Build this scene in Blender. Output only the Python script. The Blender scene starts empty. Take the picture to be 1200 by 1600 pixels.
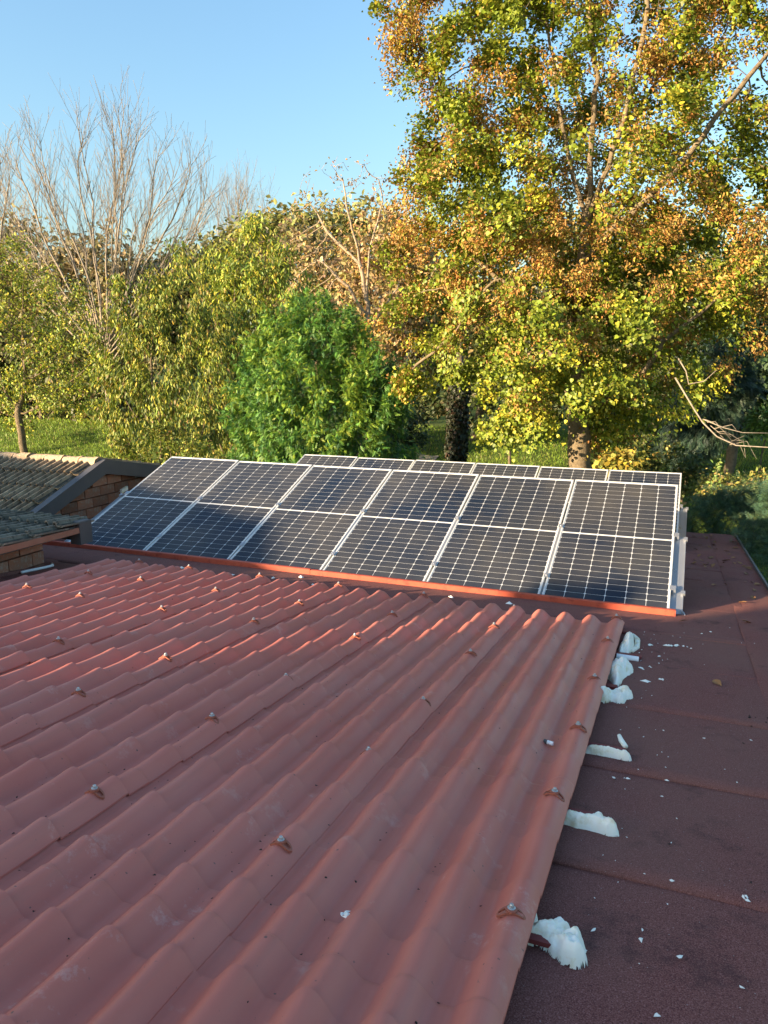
import bpy, bmesh, math, random
import numpy as np
from mathutils import Vector, Matrix, noise

random.seed(7)
RNG = np.random.default_rng(7)
S = bpy.context.scene
C = S.collection
R = math.radians

# ------------------------------------------------------------------ camera
FPX = 1168.5                                   # focal length in photo pixels (photo 1200 x 1600)
RW = np.array([[0.930240740, 0.366949386, 0.000561610],
               [0.071548238, -0.179877940, -0.981083471],
               [-0.359906955, 0.912683996, -0.193584370]])   # rows: right, down, forward
CAM = np.array([6.32310727, -6.29094942, 1.97303917])
cd = bpy.data.cameras.new('camera')
cd.sensor_fit = 'HORIZONTAL'
cd.sensor_width = 36.0
cd.lens = 36.0 * FPX / 1200.0
cd.clip_end = 2000
cam = bpy.data.objects.new('camera', cd)
C.objects.link(cam)
_m = Matrix.Identity(4)
for i in range(3):
    _m[i][0], _m[i][1], _m[i][2], _m[i][3] = RW[0][i], -RW[1][i], -RW[2][i], CAM[i]
cam.matrix_world = _m
S.camera = cam

# ------------------------------------------------------------------ light
SUN_AZ, SUN_EL = 41.0, 12.0                    # travel azimuth from +y towards +x, elevation
w = bpy.data.worlds.new('World')
S.world = w
w.use_nodes = True
nt = w.node_tree
bg = nt.nodes['Background']
sky = nt.nodes.new('ShaderNodeTexSky')
sky.sky_type = 'NISHITA'
sky.sun_disc = False
sky.sun_elevation = R(SUN_EL)
sky.sun_rotation = R(180 + SUN_AZ)
sky.altitude = 50
sky.air_density = 1.5
sky.dust_density = 2.0
sky.ozone_density = 4.0
nt.links.new(sky.outputs[0], bg.inputs[0])
bg.inputs[1].default_value = 0.112
sl = bpy.data.lights.new('sun', 'SUN')
sl.energy = 5.0
sl.angle = R(0.53)
sl.color = (1.0, 0.77, 0.50)
so = bpy.data.objects.new('sun', sl)
C.objects.link(so)
LX, LY = math.sin(R(SUN_AZ)), math.cos(R(SUN_AZ))
ce, se = math.cos(R(SUN_EL)), math.sin(R(SUN_EL))
so.rotation_euler = Vector((LX * ce, LY * ce, -se)).to_track_quat('-Z', 'Y').to_euler()
S.view_settings.view_transform = 'Standard'
S.view_settings.look = 'None'
S.view_settings.gamma = 1.0
S.view_settings.use_curve_mapping = False
S.view_settings.exposure = 1.9
S.cycles.max_bounces = 6
S.cycles.transparent_max_bounces = 4


def at(px, py, Y):
    """World point seen at photo pixel (px, py) in the plane y = Y."""
    d = RW.T @ np.array([(px - 600) / FPX, (py - 800) / FPX, 1.0])
    return CAM + d * ((Y - CAM[1]) / d[1])


# ------------------------------------------------------------------ helpers
def link(o, parent=None):
    C.objects.link(o)
    if parent is not None:
        o.parent = parent
    return o


def thing(name, label, cat, loc=(0, 0, 0), rot=(0, 0, 0), group=None):
    o = bpy.data.objects.new(name, None)
    o.empty_display_size = 0.1
    o.location, o.rotation_euler = loc, rot
    return tag(link(o), label, cat, group, 'thing')


def tag(o, label=None, cat=None, group=None, kind=None):
    for k, v in (('label', label), ('category', cat), ('group', group), ('kind', kind)):
        if v:
            o[k] = v
    return o


def mesh(name, verts, faces, mats, smooth=False, fm=None):
    me = bpy.data.meshes.new(name)
    me.from_pydata([tuple(v) for v in verts], [], [tuple(f) for f in faces])
    for m in (mats if isinstance(mats, (list, tuple)) else [mats]):
        me.materials.append(m)
    if smooth:
        me.polygons.foreach_set('use_smooth', [True] * len(me.polygons))
    if fm is not None:
        me.polygons.foreach_set('material_index', fm)
    me.update()
    return me


def put(name, me, parent=None, loc=(0, 0, 0), rot=(0, 0, 0)):
    o = bpy.data.objects.new(name, me)
    o.location, o.rotation_euler = loc, rot
    return link(o, parent)


class MB:
    """Collects boxes, tubes and grids into one mesh."""
    def __init__(s):
        s.v, s.f, s.m = [], [], []

    def add(s, vs, fs, mi=0):
        b = len(s.v)
        s.v += [tuple(v) for v in vs]
        s.f += [tuple(b + i for i in f) for f in fs]
        s.m += [mi] * len(fs)

    def box(s, x0, x1, y0, y1, z0, z1, mi=0, bev=0.0):
        if bev <= 0:
            vs = [(x, y, z) for z in (z0, z1) for y in (y0, y1) for x in (x0, x1)]
            s.add(vs, [(0, 2, 3, 1), (4, 5, 7, 6), (0, 1, 5, 4), (2, 6, 7, 3), (0, 4, 6, 2), (1, 3, 7, 5)], mi)
        else:                                   # chamfered top edge
            b = bev
            vs = [(x0, y0, z0), (x1, y0, z0), (x1, y1, z0), (x0, y1, z0),
                  (x0, y0, z1 - b), (x1, y0, z1 - b), (x1, y1, z1 - b), (x0, y1, z1 - b),
                  (x0 + b, y0 + b, z1), (x1 - b, y0 + b, z1), (x1 - b, y1 - b, z1), (x0 + b, y1 - b, z1)]
            fs = [(3, 2, 1, 0), (8, 9, 10, 11)]
            for k in range(4):
                l = (k + 1) % 4
                fs += [(k, l, 4 + l, 4 + k), (4 + k, 4 + l, 8 + l, 8 + k)]
            s.add(vs, fs, mi)

    def obox(s, p0, p1, wdir, up, mi=0):
        """Box from p0 to p1 with half-width vector wdir and half-height vector up."""
        p0, p1, wdir, up = map(Vector, (p0, p1, wdir, up))
        vs = [p + a * wdir + b * up for p in (p0, p1) for b in (-1, 1) for a in (-1, 1)]
        s.add(vs, [(0, 2, 3, 1), (4, 5, 7, 6), (0, 1, 5, 4), (2, 6, 7, 3), (0, 4, 6, 2), (1, 3, 7, 5)], mi)

    def tube(s, pts, rad, n=6, mi=0, caps=True):
        pts = [Vector(p) for p in pts]
        rads = rad if isinstance(rad, (list, tuple)) else [rad] * len(pts)
        vs = []
        for i, p in enumerate(pts):
            t = (pts[min(i + 1, len(pts) - 1)] - pts[max(i - 1, 0)]).normalized()
            ref = Vector((0, 0, 1)) if abs(t.z) < 0.9 else Vector((1, 0, 0))
            a = t.cross(ref).normalized()
            b = t.cross(a)
            for k in range(n):
                th = 2 * math.pi * k / n
                vs.append(p + rads[i] * (math.cos(th) * a + math.sin(th) * b))
        fs = []
        for i in range(len(pts) - 1):
            for k in range(n):
                l = (k + 1) % n
                fs.append((i * n + k, i * n + l, (i + 1) * n + l, (i + 1) * n + k))
        if caps:
            fs.append(tuple(range(n - 1, -1, -1)))
            fs.append(tuple((len(pts) - 1) * n + k for k in range(n)))
        s.add(vs, fs, mi)

    def me(s, name, mats, smooth=False):
        return mesh(name, s.v, s.f, mats, smooth, s.m)

    def put(s, name, mats, parent=None, loc=(0, 0, 0), rot=(0, 0, 0), smooth=False):
        return put(name, s.me(name, mats, smooth), parent, loc, rot)


# ------------------------------------------------------------------ materials
def mat(name, col, rough=0.6, spec=0.5, metal=0.0, coat=0.0):
    m = bpy.data.materials.new(name)
    m.use_nodes = True
    b = m.node_tree.nodes['Principled BSDF']
    b.inputs['Base Color'].default_value = (*col, 1)
    b.inputs['Roughness'].default_value = rough
    b.inputs['Specular IOR Level'].default_value = spec
    b.inputs['Metallic'].default_value = metal
    b.inputs['Coat Weight'].default_value = coat
    b.inputs['Coat Roughness'].default_value = 0.06
    return m


def N(m, t, **kw):
    n = m.node_tree.nodes.new('ShaderNode' + t)
    for k, v in kw.items():
        if k in n.inputs:
            n.inputs[k].default_value = v
        else:
            setattr(n, k, v)
    return n


def L(m, a, b):
    m.node_tree.links.new(a, b)


def ramp(m, fac, stops):
    r = N(m, 'ValToRGB')
    e = r.color_ramp.elements
    while len(e) < len(stops):
        e.new(0.5)
    for k, (p, c) in enumerate(stops):
        e[k].position = p
        e[k].color = (*c, 1) if len(c) == 3 else c
    L(m, fac, r.inputs[0])
    return r.outputs[0]


def mix(m, fac, a, b, mode='MIX'):
    n = N(m, 'Mix', data_type='RGBA', blend_type=mode)
    for sock, v in ((n.inputs[0], fac), (n.inputs[6], a), (n.inputs[7], b)):
        if isinstance(v, (int, float)):
            sock.default_value = v
        elif isinstance(v, tuple):
            sock.default_value = (*v, 1)
        else:
            L(m, v, sock)
    return n.outputs[2]


def coords(m):
    return N(m, 'TexCoord').outputs['Object']


def nz(m, vec, scale, detail=4, rough=0.55):
    n = N(m, 'TexNoise', Scale=scale, Detail=detail, Roughness=rough)
    if vec is not None:
        L(m, vec, n.inputs['Vector'])
    return n.outputs['Fac']


def bump(m, h, strength, dist):
    b = N(m, 'Bump', Strength=strength, Distance=dist)
    L(m, h, b.inputs['Height'])
    L(m, b.outputs[0], m.node_tree.nodes['Principled BSDF'].inputs['Normal'])


def P(m):
    return m.node_tree.nodes['Principled BSDF']


def weathered(name, c0, c1, scale=6, rough=0.75, bs=0.3, bd=0.004, spec=0.3, c2=None, rand=0.0):
    m = mat(name, c0, rough, spec)
    v = coords(m)
    col = ramp(m, nz(m, v, scale, 6), [(0.32, c0), (0.68, c1)])
    if c2:
        col = mix(m, ramp(m, nz(m, v, scale * 2.7, 5, 0.7), [(0.52, (0, 0, 0)), (0.68, (1, 1, 1))]), col, c2)
    if rand:
        oi = N(m, 'ObjectInfo')
        hs = N(m, 'HueSaturation')
        mr = N(m, 'MapRange')
        mr.inputs[3].default_value, mr.inputs[4].default_value = 1 - rand, 1 + rand
        L(m, oi.outputs['Random'], mr.inputs[0])
        L(m, mr.outputs[0], hs.inputs['Value'])
        L(m, col, hs.inputs['Color'])
        col = hs.outputs[0]
    L(m, col, P(m).inputs['Base Color'])
    bump(m, nz(m, v, scale * 9, 4), bs, bd)
    return m


# roof sheets: dull terracotta plastic with dusty and scuffed places
M_SHEET = mat('terracotta_plastic', (0.33, 0.125, 0.1), 0.42, 0.28)
_v = coords(M_SHEET)
_c = ramp(M_SHEET, nz(M_SHEET, _v, 1.7, 5), [(0.3, (0.50, 0.135, 0.096)), (0.7, (0.53, 0.175, 0.132))])
_d = ramp(M_SHEET, nz(M_SHEET, _v, 7.0, 8, 0.7), [(0.6, (0, 0, 0)), (0.8, (1, 1, 1))])
_c = mix(M_SHEET, _d, _c, (0.57, 0.29, 0.235))
_k = ramp(M_SHEET, nz(M_SHEET, _v, 55, 2, 0.4), [(0.74, (0, 0, 0)), (0.79, (1, 1, 1))])
_c = mix(M_SHEET, _k, _c, (0.14, 0.07, 0.06))
_mp = N(M_SHEET, 'Mapping')
_mp.inputs['Scale'].default_value = (9.0, 0.7, 4.0)
L(M_SHEET, _v, _mp.inputs['Vector'])
_s = ramp(M_SHEET, nz(M_SHEET, _mp.outputs[0], 1.6, 7, 0.7), [(0.5, (0, 0, 0)), (0.72, (0.42,) * 3)])
_c = mix(M_SHEET, _s, _c, (0.34, 0.15, 0.12))
_w = ramp(M_SHEET, nz(M_SHEET, _v, 2.6, 9, 0.78), [(0.62, (0, 0, 0)), (0.76, (0.7,) * 3)])
_c = mix(M_SHEET, _w, _c, (0.62, 0.45, 0.40))
L(M_SHEET, _c, P(M_SHEET).inputs['Base Color'])
L(M_SHEET, ramp(M_SHEET, nz(M_SHEET, _v, 3.3, 6), [(0.3, (0.38,) * 3), (0.7, (0.55,) * 3)]), P(M_SHEET).inputs['Roughness'])
bump(M_SHEET, nz(M_SHEET, _v, 4, 3), 0.25, 0.004)

# bitumen felt with mineral granules
M_FELT = mat('maroon_mineral_felt', (0.08, 0.035, 0.035), 0.9, 0.08)
_v = coords(M_FELT)
_c = ramp(M_FELT, nz(M_FELT, _v, 260, 2, 0.6), [(0.3, (0.085, 0.03, 0.027)), (0.52, (0.20, 0.073, 0.062)), (0.74, (0.34, 0.165, 0.145))])
_c = mix(M_FELT, ramp(M_FELT, nz(M_FELT, _v, 1.3, 6, 0.6), [(0.35, (0, 0, 0)), (0.75, (0.65,) * 3)]), _c, (0.20, 0.105, 0.083))
_c = mix(M_FELT, ramp(M_FELT, nz(M_FELT, _v, 3.1, 7, 0.75), [(0.56, (0, 0, 0)), (0.74, (0.8,) * 3)]), _c, (0.05, 0.03, 0.03))
_vo = N(M_FELT, 'TexVoronoi', Scale=34.0)
L(M_FELT, _v, _vo.inputs['Vector'])
_c = mix(M_FELT, ramp(M_FELT, _vo.outputs['Distance'], [(0.03, (0.8,) * 3), (0.07, (0, 0, 0))]), _c, (0.42, 0.38, 0.36))
L(M_FELT, _c, P(M_FELT).inputs['Base Color'])
bump(M_FELT, nz(M_FELT, _v, 240, 3), 0.6, 0.004)

M_FRAME = mat('anodised_frame', (0.64, 0.64, 0.62), 0.42, 0.4, 0.35)
M_ALU = mat('raw_aluminium', (0.40, 0.41, 0.43), 0.32, 0.4, 0.7)
L(M_ALU, ramp(M_ALU, nz(M_ALU, coords(M_ALU), 9, 4), [(0.3, (0.26,) * 3), (0.7, (0.42,) * 3)]), P(M_ALU).inputs['Roughness'])
M_SHEETWHITE = mat('white_backsheet', (0.55, 0.55, 0.54), 0.5, 0.2, 0, 0.4)
M_CELL = mat('silicon_cell', (0.012, 0.016, 0.032), 0.4, 0.03, 0, 0.26)
_v = N(M_CELL, 'NewGeometry').outputs['Position']
_dust = ramp(M_CELL, nz(M_CELL, _v, 1.1, 6, 0.6), [(0.3, (0.008, 0.016, 0.034)), (0.75, (0.068, 0.064, 0.060))])
_st = N(M_CELL, 'TexWave', Scale=19.0, wave_type='BANDS', bands_direction='Y')
L(M_CELL, coords(M_CELL), _st.inputs['Vector'])
_c = mix(M_CELL, ramp(M_CELL, _st.outputs['Fac'], [(0.9, (0, 0, 0)), (0.99, (0.2,) * 3)]), _dust, (0.08, 0.08, 0.09))
L(M_CELL, _c, P(M_CELL).inputs['Base Color'])
P(M_CELL).inputs['Coat Roughness'].default_value = 0.09

M_BAR = weathered('red_painted_timber', (0.36, 0.06, 0.03), (0.42, 0.085, 0.045), 5, 0.55, 0.2, 0.003, 0.4, (0.24, 0.04, 0.025))
M_BATTEN = weathered('red_steel_batten', (0.16, 0.03, 0.03), (0.22, 0.05, 0.045), 8, 0.55)
M_WASHER = mat('terracotta_washer', (0.30, 0.085, 0.05), 0.6)
M_SCREW = mat('zinc_screw', (0.48, 0.47, 0.46), 0.5, 0.5, 0.7)
M_FOAM = mat('expanding_foam', (0.80, 0.80, 0.70), 0.7, 0.3)
_v = coords(M_FOAM)
_c = ramp(M_FOAM, nz(M_FOAM, _v, 14, 6, 0.65), [(0.36, (0.72, 0.62, 0.40)), (0.5, (0.86, 0.83, 0.71)), (0.75, (0.88, 0.86, 0.78))])
L(M_FOAM, _c, P(M_FOAM).inputs['Base Color'])
P(M_FOAM).inputs['Subsurface Weight'].default_value = 0.1
bump(M_FOAM, nz(M_FOAM, _v, 45, 4), 0.35, 0.006)
M_CRUMB = mat('foam_crumb', (0.78, 0.78, 0.72), 0.8)
M_WHITEPIPE = mat('white_plastic', (0.78, 0.8, 0.8), 0.4)
M_BRICK = weathered('hollow_clay_brick', (0.30, 0.12, 0.07), (0.23, 0.13, 0.09), 8, 0.9, 0.8, 0.010, 0.2, (0.27, 0.22, 0.18), 0.38)
M_MORTAR = weathered('grey_mortar', (0.36, 0.33, 0.29), (0.25, 0.22, 0.19), 12, 0.95, 0.7, 0.008)
M_CLAY = weathered('lichened_clay_tile', (0.19, 0.125, 0.075), (0.36, 0.265, 0.165), 9, 0.9, 0.8, 0.008, 0.2, (0.07, 0.06, 0.05), 0.3)
M_CLAYDARK = weathered('mossy_dark_tile', (0.075, 0.072, 0.058), (0.20, 0.18, 0.145), 6, 0.9, 0.6, 0.006, 0.2, (0.035, 0.036, 0.03), 0.3)
M_RIDGE = weathered('mortared_ridge', (0.50, 0.37, 0.24), (0.42, 0.29, 0.18), 11, 0.95, 1.0, 0.012, 0.2, (0.58, 0.47, 0.33), 0.12)
M_GREY = weathered('grey_sheet_metal', (0.070, 0.066, 0.068), (0.088, 0.083, 0.085), 4, 0.5, 0.15, 0.003, 0.4)
M_STRIP = weathered('brown_wood_strip', (0.27, 0.12, 0.075), (0.33, 0.16, 0.11), 7, 0.7)
M_RENDER = weathered('ochre_wall_render', (0.5, 0.4, 0.27), (0.44, 0.35, 0.24), 2, 0.9)
M_BARK = weathered('brown_bark', (0.11, 0.085, 0.055), (0.20, 0.155, 0.10), 9, 0.95, 1.0, 0.03)
M_BARKLIGHT = weathered('pale_bark', (0.24, 0.18, 0.125), (0.34, 0.27, 0.19), 12, 0.95, 0.8, 0.01)
M_BARKLIN = weathered('linden_bark', (0.27, 0.21, 0.13), (0.15, 0.115, 0.07), 10, 0.95, 1.0, 0.03)
M_SOIL = mat('meadow_soil', (0.05, 0.07, 0.02), 0.95, 0.1)
_v = coords(M_SOIL)
_c = ramp(M_SOIL, nz(M_SOIL, _v, 0.35, 6), [(0.35, (0.06, 0.085, 0.02)), (0.6, (0.085, 0.12, 0.025)), (0.8, (0.10, 0.085, 0.04))])
L(M_SOIL, _c, P(M_SOIL).inputs['Base Color'])
bump(M_SOIL, nz(M_SOIL, _v, 6, 6), 0.8, 0.1)
M_PATH = weathered('pale_gravel', (0.36, 0.31, 0.25), (0.28, 0.24, 0.19), 3, 0.95)
M_DRYLEAF = weathered('dry_leaf', (0.30, 0.15, 0.06), (0.18, 0.085, 0.035), 30, 0.8, 0.3, 0.002, 0.3, None, 0.35)


def leaf_material(name, trans=0.28, rough=0.5):
    m = mat(name, (0.1, 0.12, 0.03), rough, 0.35)
    a = N(m, 'Attribute', attribute_name='leaf_colour')
    L(m, a.outputs['Color'], P(m).inputs['Base Color'])
    t = N(m, 'BsdfTranslucent')
    L(m, a.outputs['Color'], t.inputs['Color'])
    x = N(m, 'MixShader')
    x.inputs[0].default_value = trans
    L(m, P(m).outputs[0], x.inputs[1])
    L(m, t.outputs[0], x.inputs[2])
    L(m, x.outputs[0], m.node_tree.nodes['Material Output'].inputs['Surface'])
    return m


M_LEAF = leaf_material('broad_leaf')

# ------------------------------------------------------------------ terrain
def ground_z(x, y):
    t = min(max((y - 11) / 12.0, 0), 1)
    z = -2.6 + 1.75 * t * t * (3 - 2 * t)
    if y > 23:
        z += (y - 23) * 0.012
    return z + 0.12 * noise.noise((x * 0.15, y * 0.15, 0))


xs = np.concatenate([np.linspace(-400, -42, 12), np.linspace(-40, 40, 54), np.linspace(42, 400, 12)])
ys = np.concatenate([np.linspace(-300, -22, 10), np.linspace(-20, 50, 60), np.linspace(54, 700, 16)])
vs = [(x, y, ground_z(x, y)) for y in ys for x in xs]
nx = len(xs)
fs = [(j * nx + i, j * nx + i + 1, (j + 1) * nx + i + 1, (j + 1) * nx + i) for j in range(len(ys) - 1) for i in range(nx - 1)]
tag(put('ground', mesh('ground', vs, fs, M_SOIL, True)), kind='structure')

# ------------------------------------------------------------------ flat felt roof
SL = math.tan(R(5.5))
Z0 = -0.03


def roof_z(y):
    return Z0 - y * SL


FB = thing('flat_roof_building', 'low building under a gently sloping maroon mineral felt flat roof', 'building', (0, 0, 0))
lap = [-9.0, -8.2, -7.38, -6.54, -5.7, -4.88, -4.05, -3.24, -2.43, -1.65, -0.78, 0.22, 1.0, 1.72, 2.45, 3.2, 3.95, 4.7, 5.45, 6.15]
XE = 7.22
for k in range(len(lap) - 1):
    y0, y1 = lap[k], lap[k + 1] + 0.06
    b = MB()
    nxx, nyy = 44, 9
    vs, fs = [], []
    x0, x1 = -3.0, 6.93
    for j in range(nyy):
        for i in range(nxx):
            x = x0 + (x1 - x0) * i / (nxx - 1)
            t = j / (nyy - 1)
            y = y0 + (y1 - y0) * t
            lapw = 0.02 * noise.noise((x * 0.9, k * 3.1, 0)) if j in (0, nyy - 1) else 0
            z = roof_z(y) + 0.004 + 0.003 * (1 - t) + 0.011 * noise.noise((x * 0.9, y * 1.3, k * 1.7)) + (0.001 * max(0, 1 - t * 6))
            vs.append((x, y + lapw, z))
    for j in range(nyy - 1):
        for i in range(nxx - 1):
            a = j * nxx + i
            fs.append((a, a + 1, a + nxx + 1, a + nxx))
    # lap edge lip
    base = len(vs)
    for i in range(nxx):
        v = vs[i]
        vs.append((v[0], v[1] + 0.001, v[2] - 0.012))
    for i in range(nxx - 1):
        fs.append((base + i, base + i + 1, i + 1, i))
    put('felt_strip', mesh('felt_strip', vs, fs, M_FELT, True), FB)
# perimeter strip along the right edge, lapped over the strips
vs, fs = [], []
ny = 90
for j in range(ny):
    y = -9 + 15.2 * j / (ny - 1)
    dx = 0.012 * noise.noise((0, y * 1.3, 5))
    h = 0.006 * noise.noise((3, y * 2.0, 5))
    vs += [(6.86 + dx, y, roof_z(y) + 0.007 + h), (6.868 + dx, y, roof_z(y) + 0.012 + h), (7.05, y, roof_z(y) + 0.012 + h), (XE - 0.03, y, roof_z(y) + 0.012), (XE, y, roof_z(y) + 0.014)]
for j in range(ny - 1):
    for i in range(4):
        a = j * 5 + i
        fs.append((a, a + 1, a + 6, a + 5))
put('edge_felt_strip', mesh('edge_felt_strip', vs, fs, M_FELT, True), FB)
b = MB()
for y0, y1 in [(-9, -1.0), (-0.995, 1.6), (1.605, 6.2)]:
    b.obox((XE + 0.012, y0, roof_z(y0) - 0.03), (XE + 0.012, y1, roof_z(y1) - 0.03), (0.01, 0, 0), (0, 0, 0.075))
b.put('edge_flashing', M_GREY, FB)
b = MB()
b.obox((2.1, -9, roof_z(-9) - 0.12), (2.1, 6.1, roof_z(6.1) - 0.12), (5.1, 0, 0), (0, 0, 0.10))
b.put('roof_slab', M_MORTAR, FB)
b = MB()
b.box(-2.9, 7.1, -8.9, 6.0, -3.0, -1.0)
b.put('wall', M_RENDER, FB)

# ------------------------------------------------------------------ tile-effect sheets
PIT, HH, STEP = 0.1875, 0.051, 0.3225
CREST0 = 5.995
TR = thing('tile_effect_roof', 'dull terracotta roof of corrugated tile-effect plastic sheets screwed down in columns', 'roof', (0, 0, 0))


def tile_base(y):
    return 0.05 - y * SL


def prof(x):
    u = (x - CREST0) / PIT
    u = u - round(u)
    a = min(abs(u) / 0.385, 1)
    c = 0.5 + 0.5 * math.cos(math.pi * a)
    return HH * (c ** 0.62 - 1)


def make_sheet(x0, x1, y_far, y_near, phase, lift):
    nxx = int(round((x1 - x0) / PIT * 14)) + 1
    X = np.linspace(x0, x1, nxx)
    Zp = np.array([prof(x) for x in X])
    # rows: step positions at phase + k*STEP
    k0 = math.floor((y_near - phase) / STEP)
    ys_ = [y_near]
    y = phase + (k0 + 1) * STEP
    while y < y_far - 0.03:
        if y > y_near + 0.02:
            ys_.append(y)
        y += STEP
    ys_.append(y_far)
    vs, fs = [], []

    def z_at(i, y, frac):
        crest = (Zp[i] + HH) / HH
        return tile_base(y) + Zp[i] + lift + 0.0095 * ((X[i] - x0) / (x1 - x0)) ** 1.5 + (0.002 + 0.020 * frac ** 3.0) * (0.45 + 0.55 * crest)

    prev_last = None
    for r in range(len(ys_) - 1):
        ya, yb = ys_[r], ys_[r + 1]
        ts = [0, 0.06, 0.25, 0.5, 0.72, 0.86, 0.95, 1.0]
        first = len(vs)
        for t in ts:
            yy = ya + (yb - ya) * t
            fr = ((yy - phase) / STEP) % 1.0
            if t == 1.0 and r < len(ys_) - 2:
                fr = 1.0
            if t == 0 and r > 0:
                fr = 0.0
            for i in range(nxx):
                bow = 0.004 * ((Zp[i] + HH) / HH) if t == 1.0 and r < len(ys_) - 2 else 0
                rnd = 0.008 if t == 1.0 else 0
                vs.append((X[i], yy + bow, z_at(i, yy, fr) - rnd * 0.35 + 0.0015 * noise.noise((X[i] * 1.5, yy * 1.5, 0))))
        for j in range(len(ts) - 1):
            for i in range(nxx - 1):
                a = first + j * nxx + i
                fs.append((a, a + 1, a + nxx + 1, a + nxx))
        if prev_last is not None:              # riser down to the next row
            c = len(vs)
            for i in range(nxx):
                vs.append(vs[prev_last + i])
            for i in range(nxx):
                v = vs[first + i]
                vs.append((v[0], vs[prev_last + i][1] + 0.003, v[2]))
            for i in range(nxx - 1):
                fs.append((c + i, c + i + 1, c + nxx + i + 1, c + nxx + i))
        prev_last = first + (len(ts) - 1) * nxx
    n = len(ys_) - 1
    # skirts: far end, near end and both sides
    def skirt(idx, off, dz=0.004):
        c = len(vs)
        for i in idx:
            vs.append(vs[i])
        for i in idx:
            v = vs[i]
            vs.append((v[0] + off[0], v[1] + off[1], v[2] - dz))
        m_ = len(idx)
        for q in range(m_ - 1):
            fs.append((c + q, c + q + 1, c + m_ + q + 1, c + m_ + q))
    blk = 8 * nxx
    starts = []
    s0 = 0
    for r in range(n):
        starts.append(s0)
        s0 += blk + (2 * nxx if r > 0 else 0)
    # careful: riser verts were appended after each row's block (r>0)
    skirt(list(range(starts[-1] + 7 * nxx, starts[-1] + 8 * nxx)), (0, 0.001))
    skirt(list(range(0, nxx)), (0, -0.001))
    for side in (0, nxx - 1):
        skirt([starts[r] + j * nxx + side for r in range(n) for j in range(8)], (0.001 if side else -0.001, 0), 0.006)
    return mesh('tile_sheet', vs, fs, M_SHEET, True)


# columns from the right edge; each column laps over the one to its right on its first crest
SHEETS = []
seams = [6.045] + [CREST0 - 0.75 * k + 0.062 for k in range(1, 7)]
for k in range(7):
    xr = seams[k]
    xl = CREST0 - 0.75 * (k + 1) - 0.075 if k < 6 else 1.285
    lift = 0.0
    phase = [0.035, 0.030, 0.038, 0.033, 0.040, 0.035, 0.037][k] - 4.38
    yf = -0.72 + [-0.0, 0.005, -0.012, 0.01, -0.006, 0.004, 0.0][k]
    if k == 0:
        parts = [(yf, -3.62, 0), (-3.58, -4.87, 0.006), (-4.83, -7.2, 0.012)]
    elif k == 1:
        parts = [(yf, -4.86, 0), (-4.82, -7.2, 0.006)]
    elif k in (2, 3):
        parts = [(yf, -3.66 - 0.3 * k, 0), (-3.62 - 0.3 * k, -7.2, 0.005)]
    else:
        parts = [(yf, -3.30, 0), (-3.26, -7.2, 0.005)]
    for q, (a, bb, l2) in enumerate(parts):
        me = make_sheet(xl, xr, a, bb, phase + 0.004 * q, lift + l2)
        SHEETS.append((k, a, bb, phase + 0.004 * q, lift + l2))
        put('tile_sheet', me, TR)
for y in (-0.86, -1.47, -2.16, -3.05, -3.71, -4.46, -5.3, -6.2):
    b = MB()
    x1 = {-1.47: 6.2, -3.05: 6.20, -2.16: 6.10}.get(y, 6.13)
    b.box(1.32, x1, y - 0.02, y + 0.02, roof_z(y) + 0.012, tile_base(y) - HH - 0.003)
    b.put('batten', M_BATTEN, TR)

# saddle washers with screws
wm = MB()
W_, D_ = 0.040, 0.0145
prev = None
nn = 15
rows = []
for i in range(nn):
    t = -1 + 2 * i / (nn - 1)
    x = t * W_
    z = prof(CREST0 + x)
    hw = D_ * math.sqrt(max(0.08, 1 - abs(t) ** 5)) * (0.72 if abs(t) > 0.97 else 1)
    rows.append((x, z, hw))
for i in range(nn - 1):
    (xa, za, ha), (xb, zb, hb) = rows[i], rows[i + 1]
    t = (xa + xb) / 2 / W_
    hole = 0.28 < abs(t) < 0.86
    segs = [(-1, -0.5), (0.5, 1)] if hole else [(-1, 1)]
    for s0, s1 in segs:
        wm.add([(xa, ha * s0, za + 0.002), (xb, hb * s0, zb + 0.002), (xb, hb * s1, zb + 0.002), (xa, ha * s1, za + 0.002),
                (xa, ha * s0, za + 0.009), (xb, hb * s0, zb + 0.009), (xb, hb * s1, zb + 0.009), (xa, ha * s1, za + 0.009)],
               [(4, 5, 6, 7), (0, 1, 5, 4), (2, 3, 7, 6), (1, 2, 6, 5), (3, 0, 4, 7)])
wm.tube([(0, 0, 0.004), (0, 0, 0.011), (0, 0, 0.013)], [0.017, 0.017, 0.012], 12)
WASH = wm.me('saddle_washer', M_WASHER)
sm = MB()
sm.tube([(0, 0, 0.010), (0, 0, 0.0145), (0, 0, 0.016)], [0.0115, 0.0115, 0.009], 12)
sm.tube([(0, 0, 0.012), (0, 0, 0.022), (0, 0, 0.025)], [0.0068, 0.0068, 0.005], 6)
SCRW = sm.me('screw_head', M_SCREW)
FIX = {0: [-0.80, -1.47, -2.27, -3.07, -3.76, -4.49, -5.35], 1: [-0.80, -1.48, -2.16, -3.04, -3.70, -4.45, -5.3],
       2: [-0.80, -1.50, -2.17, -3.04, -3.71, -4.44, -5.3], 3: [-0.80, -1.51, -2.15, -3.08, -3.72, -4.44],
       4: [-0.80, -1.47, -2.16, -3.10, -3.72], 5: [-0.80, -1.45, -2.13, -3.08], 6: [-0.80, -1.45, -2.10]}


def crest_top(k, y):
    for (kk, a, bb, ph, lf) in SHEETS:
        if kk == k and bb - 0.01 <= y <= a + 0.12:
            return lf + 0.0095 + 0.020 * (((y - ph) / STEP) % 1.0) ** 3.0
    return 0.01


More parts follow.
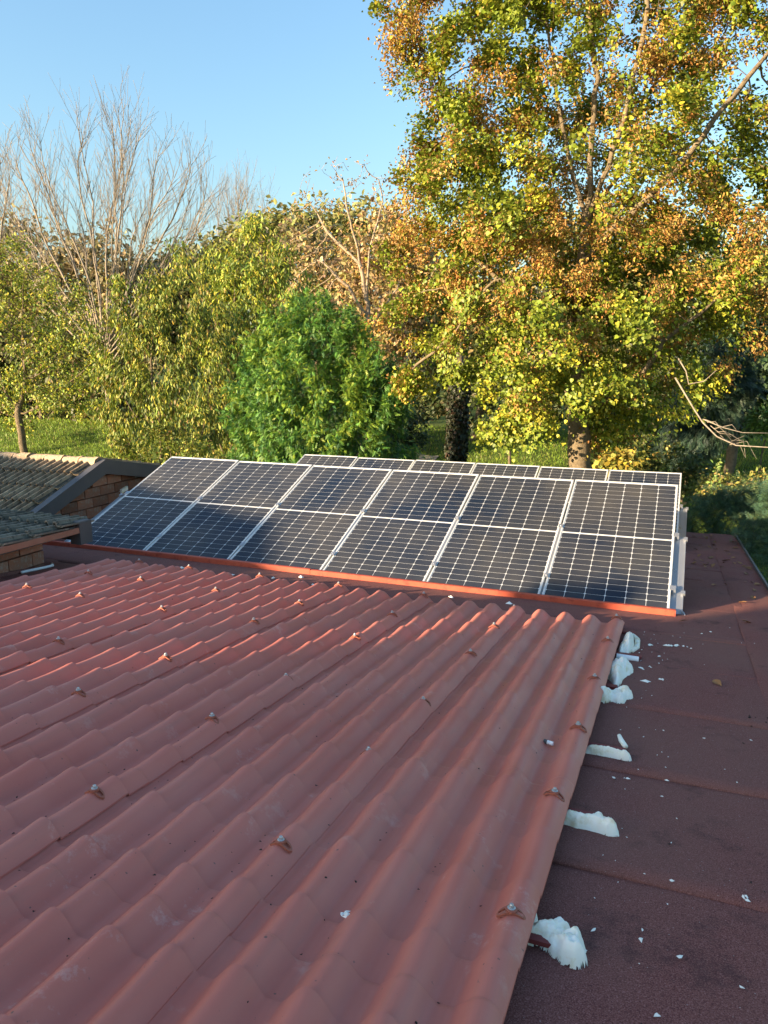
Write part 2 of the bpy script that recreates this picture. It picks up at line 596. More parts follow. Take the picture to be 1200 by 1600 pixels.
for k, yl in FIX.items():
    for y in yl:
        x = CREST0 - 0.75 * k + random.uniform(-0.012, 0.012)
        if k == 6:
            x = CREST0 - 23 * PIT
        wz = tile_base(y) + crest_top(k, y)
        o = put('saddle_washer', WASH, TR, (x, y, wz), (math.atan(-SL) + 0.05, random.uniform(-0.08, 0.08), random.uniform(-0.25, 0.25)))
        put('screw_head', SCRW, o)

# ------------------------------------------------------------------ solar panels
TILT = R(21.0)
PW, PH = 1.04, 2.10
fr = MB()
fw = 0.0135
fr.box(0, PW, 0, fw, -0.035, 0.0)
fr.box(0, PW, PH - fw, PH, -0.035, 0.0)
fr.box(0, fw, fw, PH - fw, -0.035, -0.0004)
fr.box(PW - fw, PW, fw, PH - fw, -0.035, -0.0004)
FRAME = fr.me('frame', M_FRAME)
bs = MB()
bs.box(fw, PW - fw, fw, PH - fw, -0.010, -0.0045)
BACK = bs.me('backsheet', M_SHEETWHITE)
cp_x, cp_y = 0.1672, 0.0843
cw, ch, cc = cp_x - 0.0046, cp_y - 0.0036, 0.009
hx_, hy_ = cw / 2, ch / 2
oct_ = [(-hx_ + cc, -hy_), (hx_ - cc, -hy_), (hx_, -hy_ + cc), (hx_, hy_ - cc), (hx_ - cc, hy_), (-hx_ + cc, hy_), (-hx_, hy_ - cc), (-hx_, -hy_ + cc)]
cb = MB()
cb.add([(x, y, 0) for x, y in oct_] + [(x, y, -0.001) for x, y in oct_],
       [tuple(range(8))] + [(k + 8, (k + 1) % 8 + 8, (k + 1) % 8, k) for k in range(8)])
CELL = cb.me('solar_cell', M_CELL)
CPOS = []
for r in range(24):
    y = 0.028 + cp_y * (r + 0.5) + (0.020 if r >= 12 else 0.0)
    for c in range(6):
        CPOS.append(((PW - 6 * cp_x) / 2 + cp_x * (c + 0.5), y, -0.0035))
JUNC = MB()
JUNC.box(PW / 2 - 0.06, PW / 2 + 0.06, 1.0, 1.1, -0.034, -0.011)
JB = JUNC.me('junction_box', M_GREY)
F_LAB = ['solar panel at the left end of the front row beside the brick gable',
         'front row solar panel second from the brick gable, lower half deep blue in shadow',
         'front row solar panel third from the brick gable, most of its lower half shaded',
         'front row solar panel third from the right end, shadow only along its lower left',
         'front row solar panel next to the right end one, fully sunlit dark cells',
         'solar panel at the right end of the front row with a diagonal pole shadow']
B_LAB = ['back row solar panel at the left end beside the feathery green bush',
         'back row solar panel second from the left end showing above the front row',
         'back row solar panel third from the left, under the dark ivy trunk',
         'back row solar panel left of the one below the big tree trunk',
         'back row solar panel right below the trunk of the big linden tree',
         'back row solar panel at the right end, its side frame fully showing']
for row, (y0, z0, labs, grp) in enumerate([(0.0, 0.0, F_LAB, 'solar panels of the front row'), (3.74, -0.375, B_LAB, 'solar panels of the back row')]):
    for i in range(6):
        t = thing('solar_panel', labs[i], 'solar panel', (i * 1.06 + 0.01 + 0.05 * row, y0, z0 + random.uniform(-0.003, 0.003)), (TILT + R(random.uniform(-0.25, 0.25)), R(random.uniform(-0.12, 0.12)), 0), grp)
        put('frame', FRAME, t)
        put('backsheet', BACK, t)
        put('junction_box', JB, t)
        if row == 0:
            for p in CPOS:
                put('solar_cell', CELL, t, p)
        else:                                   # only the top rows of the back panels show
            for p in CPOS[15 * 6:]:
                put('solar_cell', CELL, t, p)
            b = MB()
            for p in CPOS[:15 * 6]:
                b.add([(p[0] + x, p[1] + y, p[2]) for x, y in oct_], [tuple(range(8))])
            tag(b.put('solar_cells', M_CELL, t), kind='stuff')
    # mounting rails under every joint and at both ends
    for i in range(7):
        xx = i * 1.06 + 0.05 * row
        lab = ('aluminium mounting rail ' + ['at the left end of', 'at the first joint of', 'at the second joint of', 'at the middle joint of',
               'at the fourth joint of', 'at the last joint of', 'with clamps outside the right end of'][i] + [' the front solar row', ' the back solar row'][row])
        t = thing('mounting_rail', lab, 'mounting rail', (xx, y0, z0), (TILT, 0, 0), 'rails under the %s solar row' % ['front', 'back'][row])
        b = MB()
        e = 0.092 if i in (0, 6) else 0.05
        b.box(-e, e, 0.015, 1.16, -0.050, -0.0362)
        if i in (0, 6):
            s = 1 if i == 6 else -1
            b.box(min(s * 0.086, s * 0.092), max(s * 0.086, s * 0.092), 0.015, 1.16, -0.0362, -0.026)
        b.put('rail', M_ALU, t)
        b = MB()
        b.box(-0.0085, 0.0085, 0.30, 1.15, -0.036, -0.006)
        if 0 < i < 6:
            b.put('joint_channel', M_ALU, t)
        for v in (0.31, 1.14):
            b = MB()
            if 0 < i < 6:
                b.box(-0.020, 0.020, v - 0.03, v + 0.03, 0.0004, 0.006)
                b.tube([(0, v, 0.004), (0, v, 0.012)], 0.006, 8)
            else:
                s = 1 if i == 6 else -1
                b.box(min(-s * 0.02, s * 0.03), max(-s * 0.02, s * 0.03), v - 0.03, v + 0.03, 0.0004, 0.006)
                b.box(min(s * 0.012, s * 0.03), max(s * 0.012, s * 0.03), v - 0.03, v + 0.03, -0.036, 0.0004)
                b.box(min(s * 0.07, s * 0.105), max(s * 0.07, s * 0.105), v - 0.05, v - 0.005, -0.040, -0.012)
            b.put('clamp', M_ALU, t)
        b = MB()
        zc = Matrix.Rotation(-TILT, 3, 'X')
        top = Vector((0, 1.10, -0.052))
        drop = zc @ Vector((0, 0.10, -0.56))
        b.obox(top, top + drop, (0.02, 0, 0), (0, 0.02, 0))
        b.put('rear_leg', M_ALU, t)
        if i in (0, 6):
            b = MB()
            s = 1 if i == 6 else -1
            b.box(min(s * 0.02, s * 0.10), max(s * 0.02, s * 0.10), -0.05, 0.03, -0.040, -0.034)
            ring = [(s * (0.075 + 0.035 * math.cos(a)), -0.01 + 0.045 * math.sin(a), -0.030 + 0.012 * math.sin(a)) for a in np.linspace(-1.9, 1.9, 10)]
            b.tube(ring, 0.006, 6)
            b.put('foot_hook', M_ALU, t)

# red edge bar in front of the front row
RB = thing('red_edge_bar', 'long red painted edge bar along the foot of the front solar row', 'edge bar', (0, -0.05, 0))
for x0, x1, dz in [(-0.35, 1.30, 0.0), (1.305, 3.10, 0.003), (3.104, 6.40, -0.002)]:
    b = MB()
    b.box(x0, x1, -0.02, 0.022, Z0 - 0.002, 0.030 + dz, 0, 0.004)
    b.put('bar_length', M_BAR, RB)

# ------------------------------------------------------------------ expanding foam at the sheet edge
def blob(name, label, loc, size, seed, lobes=None):
    """Foam that has swollen out of the gap: several overlapping bulges raised over the felt in one skin."""
    rng = random.Random(seed)
    lobes = lobes or [(rng.uniform(-.75, .75), rng.uniform(-.6, .6), rng.uniform(.32, .6)) for _ in range(7)] + [(0, 0, .6)]
    n = 84
    vs, fs, idx = [], [], {}
    for j in range(n):
        for i in range(n):
            u, v = -1.5 + 3 * i / (n - 1), -1.5 + 3 * j / (n - 1)
            q = Vector((u * 2.2 + seed * 7.3, v * 2.2 + seed * 3.1, 0))
            f = 0
            for (a, b_, r_) in lobes:
                f += math.exp(-((u - a) ** 2 + (v - b_) ** 2) / (r_ * r_) * 1.9)
            f += 0.22 * noise.noise(q) + 0.13 * noise.noise(q * 2.3) + 0.06 * noise.noise(q * 5.5)
            h = f - 0.55
            if h > -0.12:
                w_ = min(max(h / 0.3, 0), 1)
                z = (math.sqrt(max(h, 0) + 0.05) - 0.2236) * 1.05 + w_ * (0.12 * (1 - 2.2 * abs(noise.noise(q * 1.6))) + 0.05 * noise.noise(q * 4.5) + 0.03 * noise.noise(q * 10))
                idx[(i, j)] = len(vs)
                vs.append((u * size[0] * 1.12, v * size[1] * 1.2, (z if h > 0 else h * 2.3) * size[2]))
    for j in range(n - 1):
        for i in range(n - 1):
            c = [(i, j), (i + 1, j), (i + 1, j + 1), (i, j + 1)]
            if all(k in idx for k in c):
                fs.append([idx[k] for k in c])
    o = put(name, mesh(name, vs, fs, M_FOAM, True), None, loc, (math.atan(-SL), 0, 0))
    return tag(o, label, 'foam blob', 'blobs of foam along the right edge of the tile sheets')


def FZ(y):
    return roof_z(y) + 0.008


blob('foam_blob', 'big cream foam blob nearest the bottom edge, with a brownish bubbly surface', (6.10, -4.44, FZ(-4.44)), (0.085, 0.075, 0.062), 1, [(-.9, -.1, .5), (-.3, .1, .55), (.3, -.3, .6), (.7, -.5, .45), (.1, .55, .45), (.6, .15, .4), (-.8, .7, .35)])
blob('foam_blob', 'rounded white foam blob second from the bottom beside the tile sheets', (6.115, -3.775, FZ(-3.775)), (0.085, 0.055, 0.06), 2, [(-.9, .1, .5), (-.4, 0, .55), (.1, .1, .6), (.6, .05, .55), (.9, -.1, .4), (.4, .6, .35)])
blob('foam_blob', 'long narrow white foam bead lying along the short red batten end', (6.13, -3.105, FZ(-3.105)), (0.075, 0.028, 0.045), 3, [(-.9, 0, .6), (-.4, .1, .6), (.1, 0, .6), (.6, -.05, .6), (.95, -.3, .4)])
blob('foam_blob', 'spreading foam patch with a straight lower edge on a damp spot', (6.085, -2.30, FZ(-2.30)), (0.085, 0.12, 0.05), 4)
blob('foam_blob', 'lumpy foam strip squeezed out just below the white pipe end', (6.085, -1.87, FZ(-1.87)), (0.075, 0.25, 0.055), 5)
blob('foam_blob', 'topmost foam strip under the far corner of the tile sheets', (6.085, -1.15, FZ(-1.15)), (0.055, 0.25, 0.055), 6)
b = MB()
b.tube([(6.12, -0.96, FZ(-.96) + 0.02), (6.155, -1.05, FZ(-1.05) + 0.012), (6.16, -1.2, FZ(-1.2)), (6.13, -1.33, FZ(-1.33))], [0.014, 0.018, 0.018, 0.016], 8)
tag(b.put('foam_bead', M_FOAM, smooth=True), 'curved thin bead of foam looping off the topmost foam strip', 'foam blob', 'blobs of foam along the right edge of the tile sheets')
b = MB()
b.tube([(6.05, -1.53, FZ(-1.53) + 0.01), (6.185, -1.525, FZ(-1.53) + 0.006)], 0.02, 12)
b.tube([(6.186, -1.525, FZ(-1.53) + 0.006), (6.188, -1.525, FZ(-1.53) + 0.006)], 0.014, 12, 1)
tag(b.put('pipe_end', [M_WHITEPIPE, M_GREY], smooth=False), 'short white plastic pipe end sticking out beneath the tile sheets', 'pipe')
b = MB()
b.tube([(6.20, -3.02, FZ(-3.02) + 0.02), (6.175, -2.98, FZ(-2.98) + 0.035), (6.165, -2.95, FZ(-2.98) + 0.04)], [0.012, 0.012, 0.009], 8)
tag(b.put('foam_drip', M_FOAM, smooth=True), 'little curled foam drip on top of the red batten end', 'foam blob', 'blobs of foam along the right edge of the tile sheets')

# crumbs on the felt and on the sheets
b = MB()


def crumb(bm_, x, y, z, r):
    a = random.uniform(0, 6.28)
    pts = []
    for k in range(5):
        th = a + k * 1.2566 + random.uniform(-0.3, 0.3)
        rr = r * random.uniform(0.6, 1.3) * (1.5 if k % 2 else 0.8)
        pts.append((x + rr * math.cos(th), y + rr * math.sin(th), z))
    pts.append((x, y, z + r * 0.7))
    bm_.add(pts, [(0, 1, 5), (1, 2, 5), (2, 3, 5), (3, 4, 5), (4, 0, 5)])


for k in range(95):
    if k < 60:
        x, y = 6.16 + abs(random.gauss(0, 0.14)), random.choice([-4.5, -4.25, -3.75, -3.0, -2.2, -1.5, -1.0]) + random.gauss(0, 0.22)
    else:
        x, y = random.uniform(6.12, 7.1), random.uniform(-5.2, 0.3)
    if x < 6.10 or x > 7.15:
        continue
    crumb(b, x, y, roof_z(y) + 0.008, random.choice([0.0022, 0.003, 0.003, 0.004, 0.005, 0.008 if k < 90 else 0.003]))
for (px, py, r) in [(6.36, -1.05, .022), (6.42, -1.02, .016), (6.47, -1.03, .014), (6.24, -1.08, .02), (6.26, -1.65, .014), (6.33, -1.86, .024), (6.24, -1.95, .026), (6.22, -1.72, .016), (6.62, -4.02, .014), (6.12, -4.85, .03)]:
    for q in range(3):
        crumb(b, px + random.gauss(0, .012), py + random.gauss(0, .015), roof_z(py) + 0.009, r * random.uniform(0.4, 0.8))
for (px, py) in [(1.55, -0.6), (1.9, -0.45), (2.9, -0.42), (3.35, -0.5), (4.6, -0.35), (5.1, -0.33), (3.1, -0.25), (2.5, -0.5)]:
    crumb(b, px, py, roof_z(py) + 0.009, random.uniform(0.012, 0.028))
tag(b.put('foam_crumbs', M_CRUMB), 'tiny white foam crumbs strewn over the maroon felt', 'crumbs', None, 'stuff')


def sheet_top(x, y, k=0):
    return tile_base(y) + prof(x) + 0.0065 + 0.004


b = MB()
for q in range(5):
    crumb(b, 5.565 + random.gauss(0, .008), -4.66 + random.gauss(0, .012), sheet_top(5.58, -4.66) + 0.004, 0.008)
tag(b.put('bird_dropping', M_CRUMB), 'small white bird dropping in the valley of the nearest tile sheet', 'dropping')
b = MB()
_y = -3.18
b.tube([(5.862, _y, sheet_top(5.88, _y) + 0.016), (5.876, _y - 0.004, sheet_top(5.88, _y) + 0.016)], 0.010, 10, 1)
b.tube([(5.8765, _y - 0.004, sheet_top(5.88, _y) + 0.016), (5.903, _y - 0.01, sheet_top(5.88, _y) + 0.016)], 0.009, 10, 0)
tag(b.put('cable_end', [M_WHITEPIPE, M_GREY]), 'small black and white cut pipe stub lying in the valley beside the right-hand ridge', 'pipe stub')

M_GRIT = mat('dark_grit', (0.035, 0.028, 0.024), 0.9, 0.1)
b = MB()
for k in range(110):                            # bits of leaf and grit caught on the sheets, mostly in the valleys
    x = CREST0 - PIT * (random.randint(0, 9) + 0.5 + random.gauss(0, 0.16))
    y = random.uniform(-5.2, -1.0) if k % 3 else random.gauss(-4.6, 0.3)
    crumb(b, x, y, sheet_top(x, y) + 0.012, random.choice([0.0022, 0.003, 0.003, 0.0045]))
for k in range(70):
    x, y = (6.93 + random.gauss(0, .10), -2.28 + random.gauss(0, .06)) if k < 34 else (random.uniform(6.15, 7.1), random.uniform(-5, 0.2))
    if x < 7.15:
        crumb(b, x, y, roof_z(y) + 0.010, random.choice([0.004, 0.006, 0.010]) if k < 34 else random.choice([0.003, 0.005]))
tag(b.put('dark_grit', M_GRIT), 'dark specks of grit and leaf scattered over the sheets and the felt', 'grit', None, 'stuff')

# fallen leaves on the felt
LEAFV = [(0, -1, 0), (0.45, -0.55, 0.12), (0.55, 0.1, 0.2), (0.3, 0.6, 0.12), (0, 1.15, 0.0), (-0.3, 0.6, 0.16), (-0.55, 0.1, 0.22), (-0.45, -0.55, 0.1), (0, 0, 0)]
LEAFF = [(0, 1, 8), (1, 2, 8), (2, 3, 8), (3, 4, 8), (4, 5, 8), (5, 6, 8), (6, 7, 8), (7, 0, 8)]
DRY = mesh('fallen_leaf', LEAFV, LEAFF, M_DRYLEAF)
spots = [(RNG.uniform(6.45, 7.15), RNG.uniform(2.6, 5.9)) for _ in range(34)] + [(6.55 + 0.25 * RNG.random(), 2.75 + 0.1 * RNG.random()) for _ in range(8)] + \
        [(7.05 + 0.12 * RNG.random(), RNG.uniform(0.6, 4)) for _ in range(12)] + [(6.92, -0.05), (6.95, 0.75), (6.75, 1.5), (6.98, -3.46), (6.63, -1.8), (6.45, -0.28), (6.85, 1.6)]
for (x, y) in spots:
    s = random.uniform(0.022, 0.045)
    o = put('fallen_leaf', DRY, None, (x, y, roof_z(y) + 0.02), (random.uniform(-.4, .4) - 0.09, random.uniform(-.4, .4), random.uniform(0, 6.28)))
    o.scale = (s, s, s)
    far = y > 2.2
    tag(o, 'dry brown leaf fallen on the felt at the far right roof corner' if far else 'dry brown leaf lying on the felt right of the panels and sheets', 'leaf',
        'dry leaves at the far roof corner' if far else 'scattered dry leaves on the felt')

# ------------------------------------------------------------------ old tiled houses on the left
def tile_mesh(name, ms, Wt=0.228, Lt=0.40):
    """Interlocking clay tile with two ribs, local x across, y up the slope."""
    pr_ = [(0, 0.012), (0.010, 0.046), (0.034, 0.046), (0.046, 0.008), (0.100, 0.002), (0.112, 0.042), (0.134, 0.042), (0.146, 0.008), (0.205, 0.002), (0.228, 0.012)]
    vs, fs = [], []
    for y in (0, Lt):
        dz = 0.034 * (1 - y / Lt)
        for x, z in pr_:
            vs.append((x, y, z + dz))
        for x, z in pr_:
            vs.append((x, y, z + dz - 0.016))
    n = len(pr_)
    for i in range(n - 1):
        fs.append((i, i + 1, 2 * n + i + 1, 2 * n + i))
        fs.append((n + i + 1, n + i, 3 * n + i, 3 * n + i + 1))
        fs.append((i, n + i, n + i + 1, i + 1))
    fs += [(0, 2 * n, 3 * n, n), (n - 1, 2 * n - 1, 4 * n - 1, 3 * n - 1)]
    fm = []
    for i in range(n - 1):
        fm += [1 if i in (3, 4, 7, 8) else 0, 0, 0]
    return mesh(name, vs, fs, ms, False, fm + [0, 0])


M_PAN = weathered('dark_tile_pan', (0.035, 0.034, 0.026), (0.075, 0.065, 0.05), 11, 0.95, 0.8, 0.008, 0.15, (0.14, 0.11, 0.08), 0.3)  # darker tone for the pans between the ribs
TILE_A = tile_mesh('roof_tile', [M_CLAY, M_PAN])
TILE_B = tile_mesh('roof_tile', [M_CLAYDARK, M_PAN])
bk = MB()
bk.box(-0.13, 0.13, -0.055, 0.03, -0.058, 0.058)
BRICK = bk.me('brick', M_BRICK)

# upper house: gable facing +x, ridge along x at y = 1.27
GH = thing('tiled_house', 'old brick house whose clay tiled gable roof has a mortared ridge and dark grey bargeboards', 'house', (-0.5, 1.27, 0))
def gl(x, y, z):
    return (x + 0.5, y - 1.27, z)
th_ = math.atan2(0.46, 1.14)
th2 = math.atan2(0.19, 0.98)
# near slope tiles
for c in range(6):
    for k in range(16):
        d0 = 0.06 + 0.335 * (c + 1)              # distance down the slope of the tile's lower end
        y = 1.27 - d0 * math.cos(th_)
        z = 0.735 - d0 * math.sin(th_)
        x = -0.60 - 0.228 * (k + 1) + 0.0 + random.uniform(-.006, .006) - (0.02 if c % 2 else 0)
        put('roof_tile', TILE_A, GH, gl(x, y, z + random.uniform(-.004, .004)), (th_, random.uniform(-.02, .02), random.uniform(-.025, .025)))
b = MB()
b.obox(gl(-2.4, 1.27, 0.70), gl(-2.4, 1.27 - 2.1 * math.cos(th_), 0.70 - 2.1 * math.sin(th_)), (1.86, 0, 0), (0, 0, 0.02))
b.obox(gl(-2.4, 1.285, 0.70), gl(-2.4, 1.28 + 1.6 * math.cos(th2), 0.70 - 1.6 * math.sin(th2)), (1.86, 0, 0), (0, 0, 0.02))
b.put('roof_board', M_GREY, GH)
for k in range(15):                              # far slope, hardly seen
    for c in range(3):
        d0 = 0.40 * (c + 1)
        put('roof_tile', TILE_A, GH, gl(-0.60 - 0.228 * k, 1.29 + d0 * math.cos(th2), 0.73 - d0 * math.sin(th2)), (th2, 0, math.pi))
for k in range(13):                              # ridge tiles bedded in mortar
    vs, fs = [], []
    n1, n2 = 9, 12
    L0 = 0.30
    for j in range(n1):
        t = j / (n1 - 1)
        for i in range(n2):
            a = math.pi * (-0.08 + 1.16 * i / (n2 - 1))
            rr = 0.088 + 0.016 * t + 0.012 * noise.noise((t * 3 + k * 9, i * 0.7, 0)) + 0.008 * noise.noise((t * 9 + k * 9, i * 1.9, 4))
            vs.append((-L0 / 2 + L0 * t, rr * 1.05 * math.cos(a), rr * 0.85 * math.sin(a)))
    for j in range(n1 - 1):
        for i in range(n2 - 1):
            q = j * n2 + i
            fs.append((q, q + 1, q + n2 + 1, q + n2))
    fs += [tuple(range(n2)), tuple(reversed(range((n1 - 1) * n2, n1 * n2)))]
    put('ridge_tile', mesh('ridge_tile', vs, fs, M_RIDGE, True), GH, gl(-0.74 - 0.285 * k, 1.27, 0.715 + random.uniform(-.006, .006)), (0, random.uniform(-.03, .03), random.uniform(-.03, .03)))
# bargeboards
for sgn, th, ln in ((-1, th_, 2.0), (1, th2, 1.5)):
    b = MB()
    y1, z1 = 1.27 + sgn * ln * math.cos(th), 0.755 - ln * math.sin(th)
    vs = []
    for x in (-0.535, -0.50):
        vs += [gl(x, 1.27, 0.765), gl(x, y1, z1 + 0.01), gl(x, y1, z1 - 0.165), gl(x, 1.27, 0.59)]
    b.add(vs, [(0, 1, 2, 3), (4, 7, 6, 5), (0, 4, 5, 1), (1, 5, 6, 2), (2, 6, 7, 3), (3, 7, 4, 0)])
    vs = []
    for x in (-0.60, -0.497):                    # folded top lip
        vs += [gl(x, 1.27, 0.774), gl(x, y1, z1 + 0.019), gl(x, y1, z1 + 0.011), gl(x, 1.27, 0.766)]
    b.add(vs, [(0, 1, 2, 3), (4, 7, 6, 5), (0, 4, 5, 1), (1, 5, 6, 2), (2, 6, 7, 3), (3, 7, 4, 0)])
    b.put('bargeboard', M_GREY, GH)
# gable wall with brick courses
b = MB()
vs = []
for x in (-4.2, -0.66):
    vs += [gl(x, -0.6, -2.7), gl(x, 2.7, -2.7), gl(x, 2.7, 0.42), gl(x, 1.27, 0.68), gl(x, -0.6, -0.05)]
b.add(vs, [(0, 1, 2, 3, 4), (9, 8, 7, 6, 5)] + [(k, k + 5, (k + 1) % 5 + 5, (k + 1) % 5) for k in range(5)])
b.put('wall', M_MORTAR, GH)
for r in range(9):
    z = 0.62 - 0.128 * r
    for k in range(12):
        y = -0.52 + 0.272 * k + (0.136 if r % 2 else 0)
        lim = (0.68 - (1.27 - (y - 0.13)) * 0.40) if y < 1.27 else (0.68 - ((y + 0.13) - 1.27) * 0.19)
        if z + 0.02 < lim and y < 2.6:
            put('brick', BRICK, GH, gl(-0.655 + random.uniform(-.006, .006), y, z), (random.uniform(-.01, .01), random.uniform(-.02, .02), math.pi / 2 + random.uniform(-.015, .015)))
b = MB()
b.obox(gl(-0.60, -0.4, -0.0), gl(-0.60, 2.6, -0.20), (0.09, 0, 0), (0, 0, 0.09))
b.put('base_flashing', M_FELT, GH)
b = MB()
b.obox(gl(-0.60, 1.62, 0.30), gl(-0.60, 1.74, 0.33), (0.03, 0, 0), (0, 0, 0.025))
b.put('sealant_lump', M_FOAM, GH)

# lower shed
SH = thing('brick_shed', 'low brick shed with mossy roof tiles and a brown timber verge', 'shed', (0.78, -1.1, 0))
def sl_(x, y, z):
    return (x - 0.78, y + 1.1, z)
ts = R(1.8)
for c in range(7):
    for k in range(12):
        y = -0.69 - 0.335 * (c + 1)
        z = 0.462 - 0.335 * (c + 1) * math.sin(ts) - 0.010
        x = 1.02 - 0.228 * (k + 1)
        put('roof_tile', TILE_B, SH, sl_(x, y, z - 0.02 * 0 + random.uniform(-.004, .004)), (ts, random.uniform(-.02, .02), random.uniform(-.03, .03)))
b = MB()
b.obox(sl_(-0.3, -0.72, 0.435), sl_(-0.3, -3.2, 0.435 - 2.48 * math.sin(ts)), (1.28, 0, 0), (0, 0, 0.012))
b.put('roof_board', M_GREY, SH)
b = MB()
b.box(*[v for p in zip(sl_(0.90, -0.83, 0.26), sl_(1.025, -0.672, 0.487)) for v in p], 0, 0.01)
b.box(*[v for p in zip(sl_(-1.6, -0.76, 0.28), sl_(0.90, -0.674, 0.43)) for v in p])
b.put('fascia', M_GREY, SH)
b = MB()
b.obox(sl_(1.005, -0.835, 0.405), sl_(1.005, -3.2, 0.405 - 2.36 * math.sin(ts) + 0.1), (0.018, 0, 0), (0, 0, 0.027))
b.put('verge_strip', M_STRIP, SH)
b = MB()
b.obox(sl_(0.90, -0.85, 0.378), sl_(0.90, -3.2, 0.378), (0.085, 0, 0), (0, 0, 0.012))
b.put('soffit', M_GREY, SH)
b = MB()
b.box(*[v for p in zip(sl_(-1.2, -3.3, -2.7), sl_(0.76, -1.10, 0.37)) for v in p])
b.put('wall', M_MORTAR, SH)
for r in range(5):
    z = 0.315 - 0.128 * r
    for k in range(9):
        y = -1.09 - 0.13 - 0.272 * k - (0.136 if r % 2 else 0)
        if r % 2 and k == 0:
            put('brick', BRICK, SH, sl_(0.757, -1.09 - 0.065, z), (0, 0, math.pi / 2)).scale = (0.5, 1, 1)
        put('brick', BRICK, SH, sl_(0.755 + random.uniform(-.006, .006), y, z), (random.uniform(-.015, .015), random.uniform(-.02, .02), math.pi / 2 + random.uniform(-.02, .02)))
b = MB()
b.obox(sl_(0.80, -1.04, 0.08), sl_(0.80, -3.2, 0.29), (0.035, 0, 0), (0, 0, 0.022))
b.put('base_flashing', M_FELT, SH)
b = MB()
b.tube([sl_(0.79, -0.98, 0.085), sl_(0.84, -1.02, 0.085), sl_(0.855, -1.12, 0.095), sl_(0.857, -1.4, 0.12)], 0.013, 8)
b.put('white_edging', M_WHITEPIPE, SH, smooth=True)

# ------------------------------------------------------------------ unseen blocks behind the camera, added and shaped to cast the evening shade
def sp(s, t):
    return (s * LY + t * LX, -s * LX + t * LY)


def shade_block(name, label, s0, s1, t0, t1, top, top1=None):
    tops = [top, top if top1 is None else top1]
    p = [sp(s0, t0), sp(s1, t0), sp(s1, t1), sp(s0, t1)]
    t = thing(name, label, 'house', (*sp((s0 + s1) / 2, (t0 + t1) / 2), -2.6))
    ox, oy, oz = t.location
    b = MB()
    b.add([(x - ox, y - oy, (z if z < 0 else tops[0 if k_ in (0, 3) else 1] - 0.14) - oz) for z in (-2.9, 1) for k_, (x, y) in enumerate(p)], [(0, 1, 2, 3), (7, 6, 5, 4), (0, 4, 5, 1), (1, 5, 6, 2), (2, 6, 7, 3), (3, 7, 4, 0)])
    b.put('wall', M_RENDER, t)
    p = [sp(s0 - .0, t0 - .2), sp(s1 + .0, t0 - .2), sp(s1 + .0, t1 + .2), sp(s0 - .0, t1 + .2)]
    b = MB()
    b.add([(x - ox, y - oy, tops[0 if k_ in (0, 3) else 1] + z - oz) for z in (-0.139, 0) for k_, (x, y) in enumerate(p)], [(3, 2, 1, 0), (4, 5, 6, 7), (0, 1, 5, 4), (1, 2, 6, 5), (2, 3, 7, 6), (3, 0, 4, 7)])
    b.put('roof', M_CLAY, t)
    return t


TH = -16.0
shade_block('shade_house', 'unseen long ochre house behind the camera, shaped to shade the left panels', -9.5, 1.3, TH - 7, TH, 4.06)
shade_block('shade_wedge', 'unseen sloping block behind the camera, added to slope the edge of the panel shadow', 1.304, 2.35, TH - 6, TH, 4.02, 3.62)  # added so the shadow edge on the panels slopes down
shade_block('low_shade_block', 'unseen low block behind the camera, added to let a band of sun through', 2.36, 4.94, TH - 6, TH, 3.1)  # added and kept low so sun passes between the taller blocks
shade_block('shade_house', 'unseen taller ochre house behind the camera, shaped to shade the near tile sheets', 4.95, 15, TH - 7, TH, 5.0)
b = MB()
x, y = sp(4.36, TH + 0.3)
b.tube([(x, y, -2.6), (x, y, 4.3)], 0.16, 10)  # unseen pole, added for its diagonal shadow on the right panel
tag(b.put('shade_pole', M_ALU), 'unseen pole added to throw the diagonal shadow on the right end panel', 'shade pole')
b = MB()
x, y = sp(4.02, TH + 0.5)
b.tube([(x, y, -2.6), (x, y, 3.9)], 0.06, 8)  # unseen post, added for a second small shadow on the panels
b.box(x - 0.22, x + 0.22, y - 0.05, y + 0.05, 3.85, 4.2)
tag(b.put('shade_post', M_GREY), 'unseen post with a box head, added to throw a small shadow on the panels', 'shade post')

